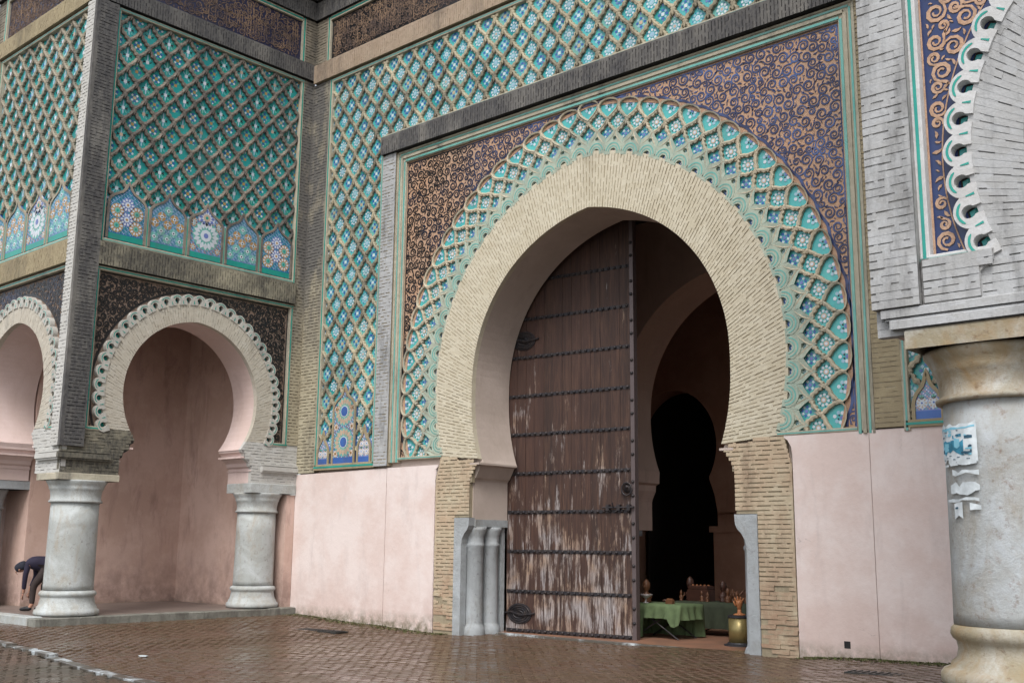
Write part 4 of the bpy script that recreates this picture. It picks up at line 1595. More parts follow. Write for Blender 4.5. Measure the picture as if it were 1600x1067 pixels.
# reveal: marble jambs with paired columns
for sx in (-1, 1):
    m = MB()
    P = [(3.515, 2.28), (3.09, 2.28), (3.10, 2.12), (3.14, 2.04), (3.21, 1.97), (3.28, 1.86), (3.305, 1.74), (3.31, -.4), (3.515, -.4)]
    P = [(sx * x, y) for x, y in P]
    m.plate([P], -.16, .012, 'marble_grey', 'marble_grey', True)
    o = obj('marble_jamb', m, gate, FAC)
    m = MB()
    u0, u1 = (3.08, 3.498) if sx > 0 else (-3.498, -3.08)
    m.bevbox(u0, u1, 2.10, 2.249, -1.168, -.162, 'marble_grey', .01)
    u0, u1 = (3.43, 3.498) if sx > 0 else (-3.498, -3.43)
    m.box(u0, u1, -.4, 2.098, -1.05, -.162, 'marble_grey')
    u0, u1 = (3.16, 3.498) if sx > 0 else (-3.498, -3.16)
    m.box(u0, u1, -.4, 2.098, -1.168, -1.06, 'marble_grey')
    obj('marble_lintel', m, gate, FAC)
    for yy in (.36, .82):
        m = MB()
        r = .185
        m.lathe([(r + .05, -.35), (r + .05, .03), (r + .03, .09), (r + .005, .13), (r, .16), (r, 1.68), (r + .02, 1.71), (r + .02, 1.75), (r, 1.78), (r + .015, 1.92), (r + .06, 2.03), (r + .06, 2.098)], 'marble_grey', 28)
        obj('jamb_column', m, gate, T(-12.56 + sx * 3.27, 16.2 + yy, 0), True)
    # mouldings of the impost on the reveal
    m = MB()
    for z0, z1, d in ((3.36, 3.40, .268), (3.045, 3.07, .015)):
        a, b = 3.10 - d, 3.10
        u0, u1 = (a, b) if sx > 0 else (-b, -a)
        m.box(u0, u1, z0, z1, -1.175, .004, 'gate_soffit')
    obj('impost_moulding', m, gate, FAC)

# ---- the wooden gate leaf ----------------------------------------------
ang = -R(5.4)
HINGE = Vector((-15.70, 17.40, 0))
Ud = Vector((math.cos(R(5.4)), math.sin(R(5.4)), 0))
DF = frame(HINGE, Ud)
W = 3.16


def leaf_top(u):
    x = u - W + .02
    r = 3.30
    return CY + math.sqrt(max(0, r * r - min(abs(x), r) ** 2)) + .16


m = MB()
n = 20
P = [(0.02, -.05), (W, -.05)] + [(W * (1 - i / n) if i < n else .02, leaf_top(W * (1 - i / n))) for i in range(n + 1)]
m.plate([P], -.13, -.055, 'door_wood', 'edge_iron', True)
door = obj('gate_leaf', m, gate, DF, label='tall wooden gate leaf, dark above and bleached and flaked near its foot, with rows of iron studs')
nb = 13
bw = (W - .10) / nb
for i in range(nb):
    a, b = .01 + i * bw, .01 + (i + 1) * bw - .006
    m = MB()
    P = [(a, -.04), (b, -.04), (b, leaf_top(b)), ((a + b) / 2, leaf_top((a + b) / 2)), (a, leaf_top(a))]
    m.plate([P], -.05, random.uniform(-.010, .002), 'door_wood')
    obj('plank', m, door, DF)
m = MB()
m.box(W - .085, W + .002, -.05, leaf_top(W - .09) - .02, -.05, .012, 'edge_iron')
obj('edge_strap', m, door, DF)
stud = MB()
stud.lathe([(.036, 0), (.036, .008), (.030, .022), (.016, .034), (.003, .038)], 'iron', 8)
stud_me = stud.mesh('stud', True)
rows = [7.41, 6.57, 5.73, 4.89, 4.06, 3.23, 2.42, 1.61, .79, .0]
for z in rows:
    m = MB()
    lo = .03
    while leaf_top(lo) < z + .08 and lo < W:
        lo += .02
    m.box(lo, W - .10, z - .035, z + .035, .0035, .010, 'iron')
    obj('iron_strap', m, door, DF)
    k = 0
    u = W - .15
    while u > lo + .02:
        obj('stud', stud_me, door, DF @ T(u, z + random.uniform(-.006, .006), .010))
        u -= .142
z = .27
while z < 8.1:
    if all(abs(z - q) > .1 for q in rows):
        obj('stud', stud_me, door, DF @ T(W - .045, z, .012))
    z += .272
# ring pull
m = MB()
m.disc(0, 0, .09, .012, 'iron', 16, h=.02)
m.tube([(math.cos(R(a)) * .115, -.02 + math.sin(R(a)) * .125, .035) for a in range(0, 360, 24)], .017, 'iron', 6, True)
m.disc(0, .02, .035, .045, 'iron', 10, h=.04)
obj('ring_pull', m, door, DF @ T(W - .17, 2.87, .012), True)
m = MB()
m.tube([(-.62, 0, .05), (0, 0, .05), (.1, 0, .05)], .022, 'iron', 8)
for x in (-.5, -.25, -.02):
    m.box(x - .035, x + .035, -.06, .06, 0, .075, 'iron')
m.tube([(-.36, 0, .06), (-.36, .05, .10), (-.36, .10, .11)], .013, 'iron', 6)
obj('sliding_bolt', m, door, DF @ T(W - .10, 2.49, .012))
for zz, uu in ((.34, .36), (6.1, .42)):
    m = MB()
    m.disc(0, 0, .31, .012, 'iron', 20, ry=.21, h=.012)
    for q in range(4):
        P = []
        for a in range(0, 360, 20):
            P.append((math.cos(R(a)) * (.27 - q * .06), math.sin(R(a)) * (.18 - q * .042), .02 + .01 * math.sin(R(a * 3 + q * 80))))
        m.tube(P, .013, 'iron', 5, True)
    m.tube([(-.38, 0, .02), (-.2, .03, .04), (.05, -.03, .04), (.3, .0, .03), (.40, .02, .02)], .02, 'iron', 6)
    obj('knocker_plate', m, door, DF @ T(uu, zz, .0))

# ---- the bent passage behind -----------------------------------------------
P2Y = 21.4
m = MB()
fl = MB()
passage = thing('gate_passage', 'dark vaulted passage behind the great arch, with a second horseshoe arch inside', 'passage', (-12.56, 20, 0))
fl.box(-20.3, -8.4, 17.06, 36.0, -.3, -.045, 'passage_floor')
for x_, y_ in ((0, 0),):
    pass
obj('passage_floor', fl, kind='structure')
th = MB()
th.bevbox(-16.0, -9.1, 16.98, 17.10, -.3, -.035, 'kerb_stone', .01)
obj('threshold', th, passage)
FA2 = frame((-12.62, 21.4, 0), (1, 0, 0))
m = MB()
r2 = lambda t: 2.98 + bump(t, .18) + (.12 * max(0, (-t if t < 90 else t - 180) / 28.0) ** 1.4 if (t < 0 or t > 180) else 0)
J2 = [(2.75, 3.33), (2.75, 3.27), (2.85, 3.22), (2.86, 3.08), (2.96, 2.88), (2.98, 2.8), (2.98, 2.12), (3.42, 2.12)]
op2 = [(3.42, -.3)] + list(reversed(J2)) + arch_pts(0, CY, r2, -28, 208, 60) + [(-x, y) for x, y in J2] + [(-3.42, -.3)]
m.plate([[(-6.4, -.3)] + list(reversed(op2)) + [(4.3, -.3), (4.3, 9.6), (-6.4, 9.6)]], -1.3, 0, 'passage_soffit', 'passage_soffit', True)
obj('inner_arch_wall', m, passage, FA2)
for sx in (-1, 1):
    m = MB()
    r = .23
    m.lathe([(.32, -.1), (.32, .08), (.27, .16), (r, .22), (r, 1.6), (r + .03, 1.63), (r + .03, 1.68), (r, 1.7), (r + .03, 1.82), (.33, 1.98)], 'marble_grey', 24)
    m.box(-.4, .4, -.36, .36, 1.98, 2.11, 'marble_grey')
    obj('inner_column', m, passage, T(-12.62 + sx * 3.32, 21.4 + .42, 0), True)
# side walls, ceiling, back wall with the dark third arch
for bx in ((-19.0, -16.1, 17.38, 21.38, -.3, 9.6), (-9.0, -8.4, 17.38, 22.9, -.3, 9.6), (-9.0, -8.4, 27.2, 36, -.3, 9.6), (-9.0, -8.4, 22.9, 27.2, 6.4, 9.6), (-21.2, -20.6, 22.7, 36, -.3, 9.6), (-21.2, -19.0, 21.4, 22.68, -.3, 9.6)):
    m = MB()
    m.box(*bx, 'passage_wall')
    obj('side_wall', m, passage)
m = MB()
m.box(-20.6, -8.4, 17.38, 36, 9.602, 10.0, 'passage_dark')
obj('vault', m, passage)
FA3 = frame((-18.50, 28.0, 0), (1, 0, 0))
m = MB()
cx3, cy3, rr3 = 0.0, 4.75, 1.72
A3 = [(x * .92, y) for x, y in arch_pts(0, cy3, rr3, -34, 214, 40)]
op3 = [(1.57, -.3), (1.57, 2.75), (1.48, 3.25), (A3[0][0] - .0, A3[0][1] - .08)] + A3 + [(-A3[0][0], A3[0][1] - .08), (-1.48, 3.25), (-1.57, 2.75), (-1.57, -.3)]
m.plate([[(-2.08, -.3)] + list(reversed(op3)) + [(9.5, -.3), (9.5, 9.6), (-2.08, 9.6)]], -.8, 0, 'passage_wall', 'passage_wall', True)
obj('far_arch_wall', m, passage, FA3)
m = MB()
m.box(1.75, 4.7, -.3, 2.15, .0, .55, 'passage_wall')
m.box(1.65, 4.7, 2.15, 2.32, .0, .62, 'passage_wall')
m.box(1.70, 4.7, 2.72, 2.86, .0, .2, 'passage_wall')
obj('far_ledge', m, passage, FA3)
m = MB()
m.box(-20.3, -8.4, 33.6, 36, -.3, 9.6, 'passage_dark')  # linings coloured near-black to paint the shade beyond the third arch
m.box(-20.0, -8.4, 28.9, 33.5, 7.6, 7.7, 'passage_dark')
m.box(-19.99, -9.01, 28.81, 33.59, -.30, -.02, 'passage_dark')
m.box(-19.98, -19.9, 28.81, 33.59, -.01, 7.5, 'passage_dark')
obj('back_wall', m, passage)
# body of the building above and behind, closing the passage from the sky
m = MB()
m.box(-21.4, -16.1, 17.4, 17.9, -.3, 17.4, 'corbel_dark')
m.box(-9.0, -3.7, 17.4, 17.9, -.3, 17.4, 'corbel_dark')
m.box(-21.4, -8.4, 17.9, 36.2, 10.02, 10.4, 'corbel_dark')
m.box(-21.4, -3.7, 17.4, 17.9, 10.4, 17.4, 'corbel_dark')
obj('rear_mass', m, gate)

# ================================================================== THE BASTIONS
SCN = {}


def scallop_meshes(mat, tealname):
    if mat in SCN:
        return SCN[mat]
    m = MB()
    R0, Rr = .064, .178
    n = 14
    # body: block from the voussoir edge out to a half round lobe, pierced by a round eye
    vs, fs = [], []
    out = [(.160, -.045), (.160, .10)] + [(Rr * math.cos(R(a)), .025 + Rr * math.sin(R(a))) for a in range(32, 149, 9)] + [(-.160, .10), (-.160, -.045), (-.04, -.045), (-.04, .0)]
    eye = [(R0 * math.cos(R(a)), .07 + R0 * math.sin(R(a))) for a in range(-50, 231, 20)]
    m.plate([out + eye[::-1] + [(.04, .0), (.04, -.045)]], -.12, .02, mat)
    arc = [(.135 * math.cos(R(a)), .03 + .135 * math.sin(R(a))) for a in range(40, 145, 12)]
    m.ribbon(arc, [.010] + [.022 if mat == 'scallop_blue' else .015] * (len(arc) - 2) + [.010], .024, tealname, .006)
    bar = [(.150, -.02), (.150, .055)]
    m.ribbon(bar, [.024, .010], .024, tealname, .006)
    t = MB()
    t.disc(0, .06, R0 * 1.02, -.087, 'corbel_dark', 10, h=.01)
    t.disc(0, .02, R0 * .7, -.083, 'teal', 8, h=.006)
    t.poly([(-.05, .02), (0, .05), (.05, .02), (.03, .09), (-.03, .09)], -.078, 'turquoise_deep', .006)
    SCN[mat] = (m, m.mesh('scallop'), t, t.mesh('eye_tile'))
    return SCN[mat]


def bastion_face(par, fr, uL, uR, dz, r_in, thick, sp_glaze, sp_clay, M, top=True, zlow=None, panel=None, niches=None, nob=0, upper=True, fn=0.0, spL=None, spR=None):
    """one face of a bastion: brick corner strips, tiled field over an arched panel.
    M: brick materials (pilL, pilR, band, low, lime, scallop, rib)"""
    cy = 4.9 + dz
    zl = zlow if zlow else 3.1 + dz
    r_ex = 2.17 if r_in > 1.6 else 1.99
    r_lb = r_ex + .21
    pL, pR = uL + .43, uR - .33
    fL, fR = (spL if spL is not None else pL), (spR if spR is not None else pR)
    J = [(r_in * .80, cy - 1.05), (r_in * .80, cy - 1.10), (r_in * .84, cy - 1.14), (r_in * .86, cy - 1.26), (r_in * .93, cy - 1.34), (r_in * .94, cy - 1.42), (r_in * .975, cy - 1.46), (r_in * .975, min(zl, cy - 1.49))]
    Ht = 17.6 if top else 9.0
    a0 = -38.2
    rf = lambda t: r_in + bump(t, .05)
    inner = arch_pts(0, cy, rf, a0, 180 - a0, 56)
    opn = list(reversed(J)) + inner + [(-x, y) for x, y in J]
    m = MB()
    zc = J[-1][1]
    m.plate([[(uL + .13, zc)] + list(reversed(opn)) + [(uR - (.13 if uR < 2.8 else 0), zc), (uR - (.13 if uR < 2.8 else 0), Ht), (uL + .13, Ht)]], -thick, -.12, 'pink_soffit', 'pink_soffit', True)
    obj('wall_core', m, par, fr)
    # lower brick facing under the tiled panel
    zf = 4.05 + dz
    hor = lambda r, z: math.sqrt(max(0, r * r - (z - cy) ** 2))
    ae = -math.degrees(math.asin((cy - zf) / r_ex))
    for sx, ue, mat in ((-1, uL, M['low']), (1, uR, M['low2'])):
        P = [(sx * x, y) for x, y in J[::-1]]
        P = P + [(sx * p[0], p[1]) for p in arch_pts(0, cy, rf, a0, math.degrees(math.asin((zf - cy) / r_in)), 5)]
        P += [(sx * hor(r_ex, zf), zf), (ue if sx < 0 else ue, zf), (ue, J[-1][1])]
        m = MB()
        m.plate([P], -.12, -.02, mat + '_joint' if mat + '_joint' in MATS else 'brick_joint', mat)
        lo = obj('springer_block', m, par, fr)

        def aa(z, s=sx):
            z2 = z
            if z > cy - 1.05:
                return hor(r_in, z) + .01
            for (xa, ya), (xb, yb) in zip(J, J[1:]):
                if yb <= z2 <= ya and ya > yb:
                    return max(xa, xb) + .005
            return r_in * .985
        brickwork(lo, fr, (lambda a, b, s=sx: (s * a, b)), aa, abs(ue) - .005, J[-1][1], zf, .07, .28, -.02, .0, mat, 0, lip=.10, jf=.15)
    # voussoirs
    A_in = arch_pts(0, cy, rf, math.degrees(math.asin((zf - cy) / r_in)), 180 - math.degrees(math.asin((zf - cy) / r_in)), 56)
    A_ex = arch_pts(0, cy, r_ex, ae, 180 - ae, 56)
    m = MB()
    m.plate([A_in + A_ex[::-1]], -.12, -.012, M['lime'] + '_joint' if M['lime'] + '_joint' in MATS else 'brick_joint', M['lime'])
    vo = obj('voussoirs', m, par, fr)
    t_in0 = math.degrees(math.asin((zf - cy) / r_in))

    def vm(a, b):
        kk = a / .47
        to = 90 + (b - 90) * (90 - ae) / (90 - t_in0)
        ri = rf(b)
        x0, y0 = ri * math.cos(R(b)), cy + ri * math.sin(R(b))
        x1, y1 = r_ex * math.cos(R(to)), cy + r_ex * math.sin(R(to))
        return x0 + (x1 - x0) * kk, y0 + (y1 - y0) * kk
    brickwork(vo, fr, vm, 0, .47, t_in0, 180 - t_in0, 2.0, .235, -.012, 0.002, M['lime'], nob, jf=.12, name='voussoir_brick', lip=.08)
    # scalloped ring
    sm, sme, tm, tme = scallop_meshes(M['scallop'], 'teal')
    sr = MB()
    base = arch_pts(0, cy, r_ex + .12, ae, 180 - ae, 60)
    sr.plate([base + arch_pts(0, cy, r_ex, ae, 180 - ae, 60)[::-1]], -.12, -.094, 'corbel_dark')
    sro = obj('scallop_ring', sr, par, fr)
    step = 7.35 if r_in > 1.6 else 7.9
    ns = int((90 - ae) / step)
    for i in range(-ns, ns + 1):
        d = 90 + i * step
        lm = T(r_ex * math.cos(R(d)), cy + r_ex * math.sin(R(d)), 0) @ Matrix.Rotation(R(d - 90), 4, 'Z') @ Matrix.Diagonal((.94 if r_in > 1.6 else .92, 1, 1 + (.05 if i % 2 else 0), 1))
        obj('scallop', sme, sro, fr @ lm)
        obj('eye_tile', tme, sro, fr @ lm)
    # spandrel panel with its frame
    zt = 7.50 + dz
    ro = r_lb - .10
    ao = math.degrees(math.asin((zf + .03 - cy) / ro))
    m = MB()
    ring_l = arch_pts(0, cy, ro, ao, 180 - ao, 56)
    m.plate([[(fR - .08, zf + .03), (fR - .08, zt - .08), (fL + .08, zt - .08), (fL + .08, zf + .03)] + ring_l[::-1]], -.12, -.085, sp_clay)
    so = obj('spandrel', m, par, fr)

    def ins(x, y):
        return fL + .14 < x < fR - .14 and zf + .05 < y < zt - .14 and math.hypot(x, y - cy) > r_lb + .03
    scrolls(so, fr, ins, (fL, fR, zf, zt), (.085 if dz == 0 else .095), (.024 if dz == 0 else .022), -.076, sp_glaze, h=.010)
    m = MB()
    Lr = arch_pts(0, cy, r_lb + .03, ao, 180 - ao, 90)
    m.ribbon(Lr, [.05 if dz == 0 else .012] * len(Lr), -.078, sp_glaze, .008)
    m.ribbon([(fR - .10, zf + .03), (fR - .10, zt - .1), (fL + .10, zt - .1), (fL + .10, zf + .03)], [.05 if dz == 0 else .02] * 4, -.0775, sp_glaze, .008)
    obj('spandrel_border', m, so, fr)
    m = MB()
    strip(m, fL, fL + .09, zf, zt - .09, -.12, .015, M['frame'], 'teal', 1)
    strip(m, fR - .09, fR, zf, zt - .09, -.12, .015, M['frame'], 'teal', 1)
    strip(m, fL, fR, zt - .09, zt, -.12, .0155, M['frame'], 'teal', 1)
    for sx in (-1, 1):
        a, b = hor(r_ex, zf) + .02, (abs(fL) if sx < 0 else abs(fR))
        if b > a:
            u0, u1 = (a, b) if sx > 0 else (-b, -a)
            strip(m, u0, u1, zf - .05, zf + .03, -.02, .012, M['frame'], 'teal', 1)
    obj('panel_frame', m, par, fr)
    # corner strips
    zb = 3.64 + dz
    zend = 13.43 if top else 9.0
    ext = 0
    band(par, fr, uL - ext, pL, zb, zend, -.12, .09, M['pilL'], M['pilL'] + '_joint' if M['pilL'] + '_joint' in MATS else 'brick_joint', pitch=.075, L=.215, jf=.20)
    band(par, fr, pR, uR, zf if uR > 2.8 else zb, zend, -.12, .09 if uR < 2.8 else .02, M['pilR'], M['pilR'] + '_joint' if M['pilR'] + '_joint' in MATS else 'brick_joint', pitch=.078, L=.165)
    if spL is not None:
        band(par, fr, pL, fL, zf, zend, -.12, .02, M['pilL'], 'brick_pale_joint', pitch=.075, L=.2, jf=.25)
    # impost mouldings over the columns
    for sx, ue in (((-1, uL), (1, uR)) if top else ()):
        m = MB()
        xin = r_in * .99
        for z0, z1, n in ((3.52, 3.56, .05), (3.40, 3.50, .09), (3.36, 3.40, .06)):
            a, b = max(abs(ue) - 1.05, xin + .10), abs(ue) + (n - .002 if (sx < 0 and uL < -2.9) else 0)
            u0, u1 = (a, b) if sx > 0 else (-b, -a)
            m.box(u0, u1, z0 + dz, z1 + dz, -.02, n, M['low'] if sx < 0 else M['low2'])
        obj('impost_moulding', m, par, fr)
    if not top:
        return
    # ledge band, tiled field, upper band
    band(par, fr, pL, pR, 7.52, 8.02, -.12, .09, M['band'], M['band'] + '_joint' if M['band'] + '_joint' in MATS else 'brick_joint', soldier=True, pitch=.068, L=.2)
    m = MB()
    m.box(pL, pR, 8.04, 13.42, -.12, -.075, 'turquoise_deep')
    fo = obj('lattice_field', m, par, fr)
    p, v = .4875, .62
    nn = []
    NP = []
    lo_, hi_ = fL + .10, fR - .10
    cnt = int(round((hi_ - lo_) / (2 * p)))
    wn_ = (hi_ - lo_) / cnt
    p = wn_ / 2
    for i in range(cnt):
        cx = lo_ + (i + .5) * wn_
        NP.append(cx)
        Pn = niche_outline(cx, wn_ * .5, 8.1, 9.0, 9.50)
        nn.append(lambda x, y, Pn=Pn: in_poly(Pn, x, y + .16))
    COL = M['cols']
    sebka(fo, fr, [(lo_, hi_, 8.15, 13.34)], p, v, lo_, 9.66, M['rib'], M['kinds'], COL, niches=nn, d=.075, n=.0, limit=300)
    for i, cx in enumerate(NP):
        niche(fo, fr, cx, wn_ * .5 - .055, 8.14, 8.98, 9.46, .006, (0, 1, 2, 1, 4)[i % 5], M['ribn'], 'teal')
    m = MB()
    strip(m, pL, pL + .09, 8.05, 13.34, -.075, .03, M['frame'], 'teal', 1)
    strip(m, pR - .09, pR, 8.05, 13.34, -.075, .03, M['frame'], 'teal', 1)
    strip(m, pL, pR, 13.34, 13.42, -.075, .031, M['frame'], 'teal_light', 1)
    strip(m, pL + .09, pR - .09, 8.04, 8.12, -.075, .029, M['frame'], 'teal_light', 1)
    for i in range(1, len(NP)):
        x = (NP[i] + NP[i - 1]) / 2
        strip(m, x - .035, x + .035, 8.12, 9.0, -.07, .02, M['frame'], 'teal', 1)
    obj('field_border', m, fo, fr)
    band(par, fr, uL, uR, 13.45, 13.88, -.12, .10, M['top'], M['top'] + '_joint' if M['top'] + '_joint' in MATS else 'brick_joint', soldier=True, pitch=.07, L=.22)
    frieze(par, fr, uL - .1, uR + .15, 'ink_glaze', 'letter_clay')


COLS_B = (('teal', 'white_glaze', 'amber_glaze', 'teal_light', 'blue_glaze'), ('teal', 'teal_light', 'white_glaze', 'pale_blue_glaze', 'dark_glaze'))
COLS_L = (('turquoise', 'white_glaze', 'pale_blue_glaze', 'pale_blue_glaze', 'blue_glaze'), ('turquoise', 'teal_light', 'white_glaze', 'pale_blue_glaze', 'dark_glaze'))
bas = thing('corner_bastion', 'left hand gate bastion on marble columns with arched open porch and green lattice tilework above', 'bastion', (-24.1, 13.25, 0))
MS = dict(pilL='brick_soot', pilR='brick_corner', band='brick_mixed', low='brick_mixed', low2='brick_white', lime='voussoir_lime', scallop='scallop_lime', frame='frame_cream', rib='rib_grey', ribn='rib_grey', top='brick_soot', kinds=(0, 1), cols=COLS_B)
MF = dict(pilL='brick_ochre', pilR='brick_white', band='brick_ochre', low='brick_white', low2='brick_white', lime='voussoir_lime', scallop='scallop_lime', frame='frame_cream', rib='rib_bone', ribn='rib_bone', top='brick_ochre', kinds=(1, 1), cols=COLS_L)
bastion_face(bas, SID, -2.95, 2.95, 0, 1.70, .95, 'soot_glaze', 'scraped_clay_dim', MS, nob=0)
bastion_face(bas, FRO, -2.7, 2.6, 0, 1.55, 1.25, 'black_blue_glaze', 'scraped_clay_dim', MF, nob=0)
m = MB()
m.box(-21.5, -21.412, 10.214, 10.299, 3.64, 13.43, 'brick_soot')
obj('corner_post', m, bas)
cornice(bas, SID, -2.95, 2.95, 1.0, 0)
cornice(bas, FRO, -2.7, 2.6, 0, 1.0)
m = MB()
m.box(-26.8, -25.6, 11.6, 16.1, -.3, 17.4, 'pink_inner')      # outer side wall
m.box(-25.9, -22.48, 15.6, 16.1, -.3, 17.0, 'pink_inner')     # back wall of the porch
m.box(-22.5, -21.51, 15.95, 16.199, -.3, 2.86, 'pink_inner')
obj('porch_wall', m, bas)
m = MB()
m.box(-25.9, -22.48, 11.57, 15.58, 10.4, 10.6, 'corbel_dark')
m.box(-26.6, -21.75, 10.6, 16.1, 16.6, 17.3, 'corbel_dark')
obj('porch_ceiling', m, bas)
# raised floor with its kerb blocks
fl = MB()
fl.box(-26.9, -21.62, 10.28, 15.58, -.3, .235, 'porch_floor')
obj('porch_floor', fl, bas)
kb2 = MB()
y = 9.98
while y < 16.1:
    L_ = random.uniform(.75, 1.1)
    e = min(y + L_, 16.19)
    m = MB()
    m.bevbox(-21.62, -21.28, y + .004, e - .004, -.3, .235 + random.uniform(-.012, .008), 'plinth_stone', .015)
    obj('kerb_block', m, bas)
    y = e
x = -21.63
while x > -27:
    e = x - random.uniform(.7, 1.0)
    m = MB()
    m.bevbox(e + .004, x - .004, 9.98, 10.28, -.3, .26 + random.uniform(-.012, .008), 'marble', .015)
    obj('kerb_block', m, bas)
    x = e


def column(par, x, y, z0, z1, r, mat, tall=0.0, square=.68, label=None, capmat=None, ped=None, ring=1.0):
    """weathered marble column: plinth, base rings, shaft, capital rings; z1 is the underside of the abacus"""
    capmat = capmat or mat
    c = bpy.data.objects.new('column', None)
    if label:
        c['label'] = label
    place(c, par, T(x, y, z0))
    if ped:
        m = MB()
        m.bevbox(-square - .05, square + .05, -square - .05, square + .05, -.6, ped, 'plinth_stone', .03)
        obj('pedestal', m, c, T(x, y, z0))
    b = ped or 0.0
    m = MB()
    m.lathe([(r * q_, b + z_) for q_, z_ in ([(1.27, 0), (1.31, .04), (1.29, .10), (1.21, .12), (1.20, .16), (1.14, .19), (1.10, .26), (1.07, .34), (1.07, .37), (1.13, .39), (1.15, .43), (1.10, .47), (1.01, .49)] if ring == 1.0 else [(1.22, 0), (1.26, .03), (1.26, .09), (1.20, .13), (1.10, .15), (1.09, .18), (1.0, .22), (.97, .30), (.99, .36), (1.04, .38), (1.075, .42), (1.06, .47), (1.0, .50)])], capmat, 48, wob=.006)
    obj('base', m, c, T(x, y, z0), True)
    m = MB()
    Hh = z1 - z0
    m.lathe([(r * 1.015, b + .50), (r * 1.01, b + .6), (r * 1.0, b + 1.0), (r * .985, Hh - .9), (r * .975, Hh - .46)], mat, 48, wob=.004)
    obj('shaft', m, c, T(x, y, z0), True)
    m = MB()
    m.lathe([(r * 1.0, Hh - .46), (r * 1.08, Hh - .45), (r * 1.09, Hh - .42), (r * 1.02, Hh - .395), (r * 1.02, Hh - .30), (r * 1.06, Hh - .20), (r * 1.12, Hh - .165), (r * 1.10, Hh - .15), (r * 1.16, Hh - .09), (r * 1.24, Hh - .03), (r * 1.24, Hh)], capmat, 48, wob=.006)
    obj('capital', m, c, T(x, y, z0), True)
    return c


column(bas, -21.97, 10.93, .25, 2.96, .485, 'marble', label='stout white marble column at the outer corner of the left bastion')
column(bas, -21.97, 15.44, .25, 2.88, .46, 'marble', label='white marble column where the left bastion meets the gate wall')
column(bas, -26.25, 10.85, .25, 2.90, .40, 'marble_grey', label='grey marble column at the left edge of the porch')
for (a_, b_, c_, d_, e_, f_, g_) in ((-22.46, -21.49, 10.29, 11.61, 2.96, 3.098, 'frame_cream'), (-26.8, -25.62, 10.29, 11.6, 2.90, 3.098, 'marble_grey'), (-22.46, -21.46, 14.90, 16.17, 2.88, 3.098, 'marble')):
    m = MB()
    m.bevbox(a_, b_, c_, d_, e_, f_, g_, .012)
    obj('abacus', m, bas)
m = MB()
for z0, z1, d in ((3.66, 3.70, .26), (3.37, 3.40, .03)):
    for (fr_, rr_, th_) in ((SID, 1.70, .95), (FRO, 1.55, 1.25)):
        for sx in (-1, 1):
            a, b = rr_ * (.80 if z0 > 3.5 else .96), rr_ * .99 + .02
            u0, u1 = (a, b) if sx > 0 else (-b, -a)
            q = [fr_ @ Vector((uu, 0, nn_)) for uu in (u0, u1) for nn_ in (-th_ - .01, -.02)]
            xs_, ys_ = [p[0] for p in q], [p[1] for p in q]
            m.box(min(xs_), max(xs_), min(ys_), max(ys_), z0, z1, 'pink_soffit')
obj('soffit_moulding', m, bas)
m = MB()
m.box(-27.6, -26.81, 10.9, 20, -.3, 12, 'pink_wall')
obj('side_buttress', m, bas)

# right bastion
rb = thing('corner_bastion', 'right hand bastion of pale whitewashed brick with blue scrollwork panel above a huge stained column', 'bastion', (-.87, 12.5, 0.2))
MR = dict(pilL='brick_pale', pilR='brick_pale', band='brick_pale', low='brick_pale', low2='brick_pale', lime='brick_pale', scallop='scallop_blue', frame='scallop_blue', rib='rib_bone', ribn='rib_bone', top='brick_pale', kinds=(0, 1), cols=COLS_B)
bastion_face(rb, RBF, -3.06, 3.06, .2, 1.70, 1.0, 'scraped_clay', 'midnight_glaze', MR, top=False, zlow=3.60)
m = MB()
Pb = [(-2.62, 3.84), (-2.12, 3.84), (-2.12, 4.06), (-2.08, 4.10), (-2.01, 4.15), (-2.00, 4.245), (-2.62, 4.245)]
m.plate([Pb], -.02, .035, 'brick_pale_joint', 'brick_pale')
bk = obj('springer_face', m, rb, RBF)
brickwork(bk, RBF, lambda a, b: (a, b), -2.60, lambda z: -2.125 if z < 4.08 else -2.01, 3.85, 4.24, .07, .25, .035, .05, 'brick_pale', 0, jf=.16)
m = MB()
m.box(-3.93, -3.05, 10.35, 16.19, 3.66, 17.0, 'brick_pale')
m.box(-3.40, -3.05, 11.4, 16.19, -.3, 3.66, 'pink_wall')
m.box(1.6, 2.19, 10.35, 16.19, -.3, 17.0, 'pink_wall')
m.box(-3.3, 1.6, 15.7, 16.19, -.3, 17.0, 'pink_inner')
m.box(-3.93, 2.19, 9.42, 16.19, 9.0, 17.0, 'brick_pale')
obj('bastion_body', m, rb)
m = MB()
m.box(-3.9, 2.1, 9.4, 15.7, -.3, .5, 'porch_floor')
obj('porch_floor', m, rb)
column(rb, -3.07, 9.93, .2, 3.46, .53, 'marble_big', label='huge stained marble column with torn poster scraps', capmat='marble_stained', ped=.42, square=.60, ring=.9)
column(rb, 1.33, 9.93, .2, 3.46, .53, 'marble_big', capmat='marble_stained', ped=.42, square=.60, ring=.9)
for a_ in (-3.66, .62):
    m = MB()
    m.bevbox(a_, a_ + 1.3, 9.24, 10.45, 3.46, 3.635, 'marble_stained', .02)
    obj('abacus', m, rb)
for z0, z1, e, y_ in ((3.645, 3.725, .0, 9.22), (3.728, 3.748, .05, 9.25), (3.751, 3.83, .08, 9.23)):
    m = MB()
    m.bevbox(-3.78 - e, -2.62 - e * .3, y_, 9.34, z0, z1, 'brick_pale', .008)
    obj('impost_course', m, rb)

# ================================================================== SMALL THINGS
# torn poster scraps on the big column
def on_col(px, pz, r=.541):
    """px: arc length right of the direction to the camera side, pz: height"""
    px = -.31 + (px + .39) * 1.32
    pz = 2.82 - (2.82 - pz) * .82
    a = R(-90) + px / r
    return (-3.07 + r * math.cos(a), 9.93 + r * math.sin(a), pz)


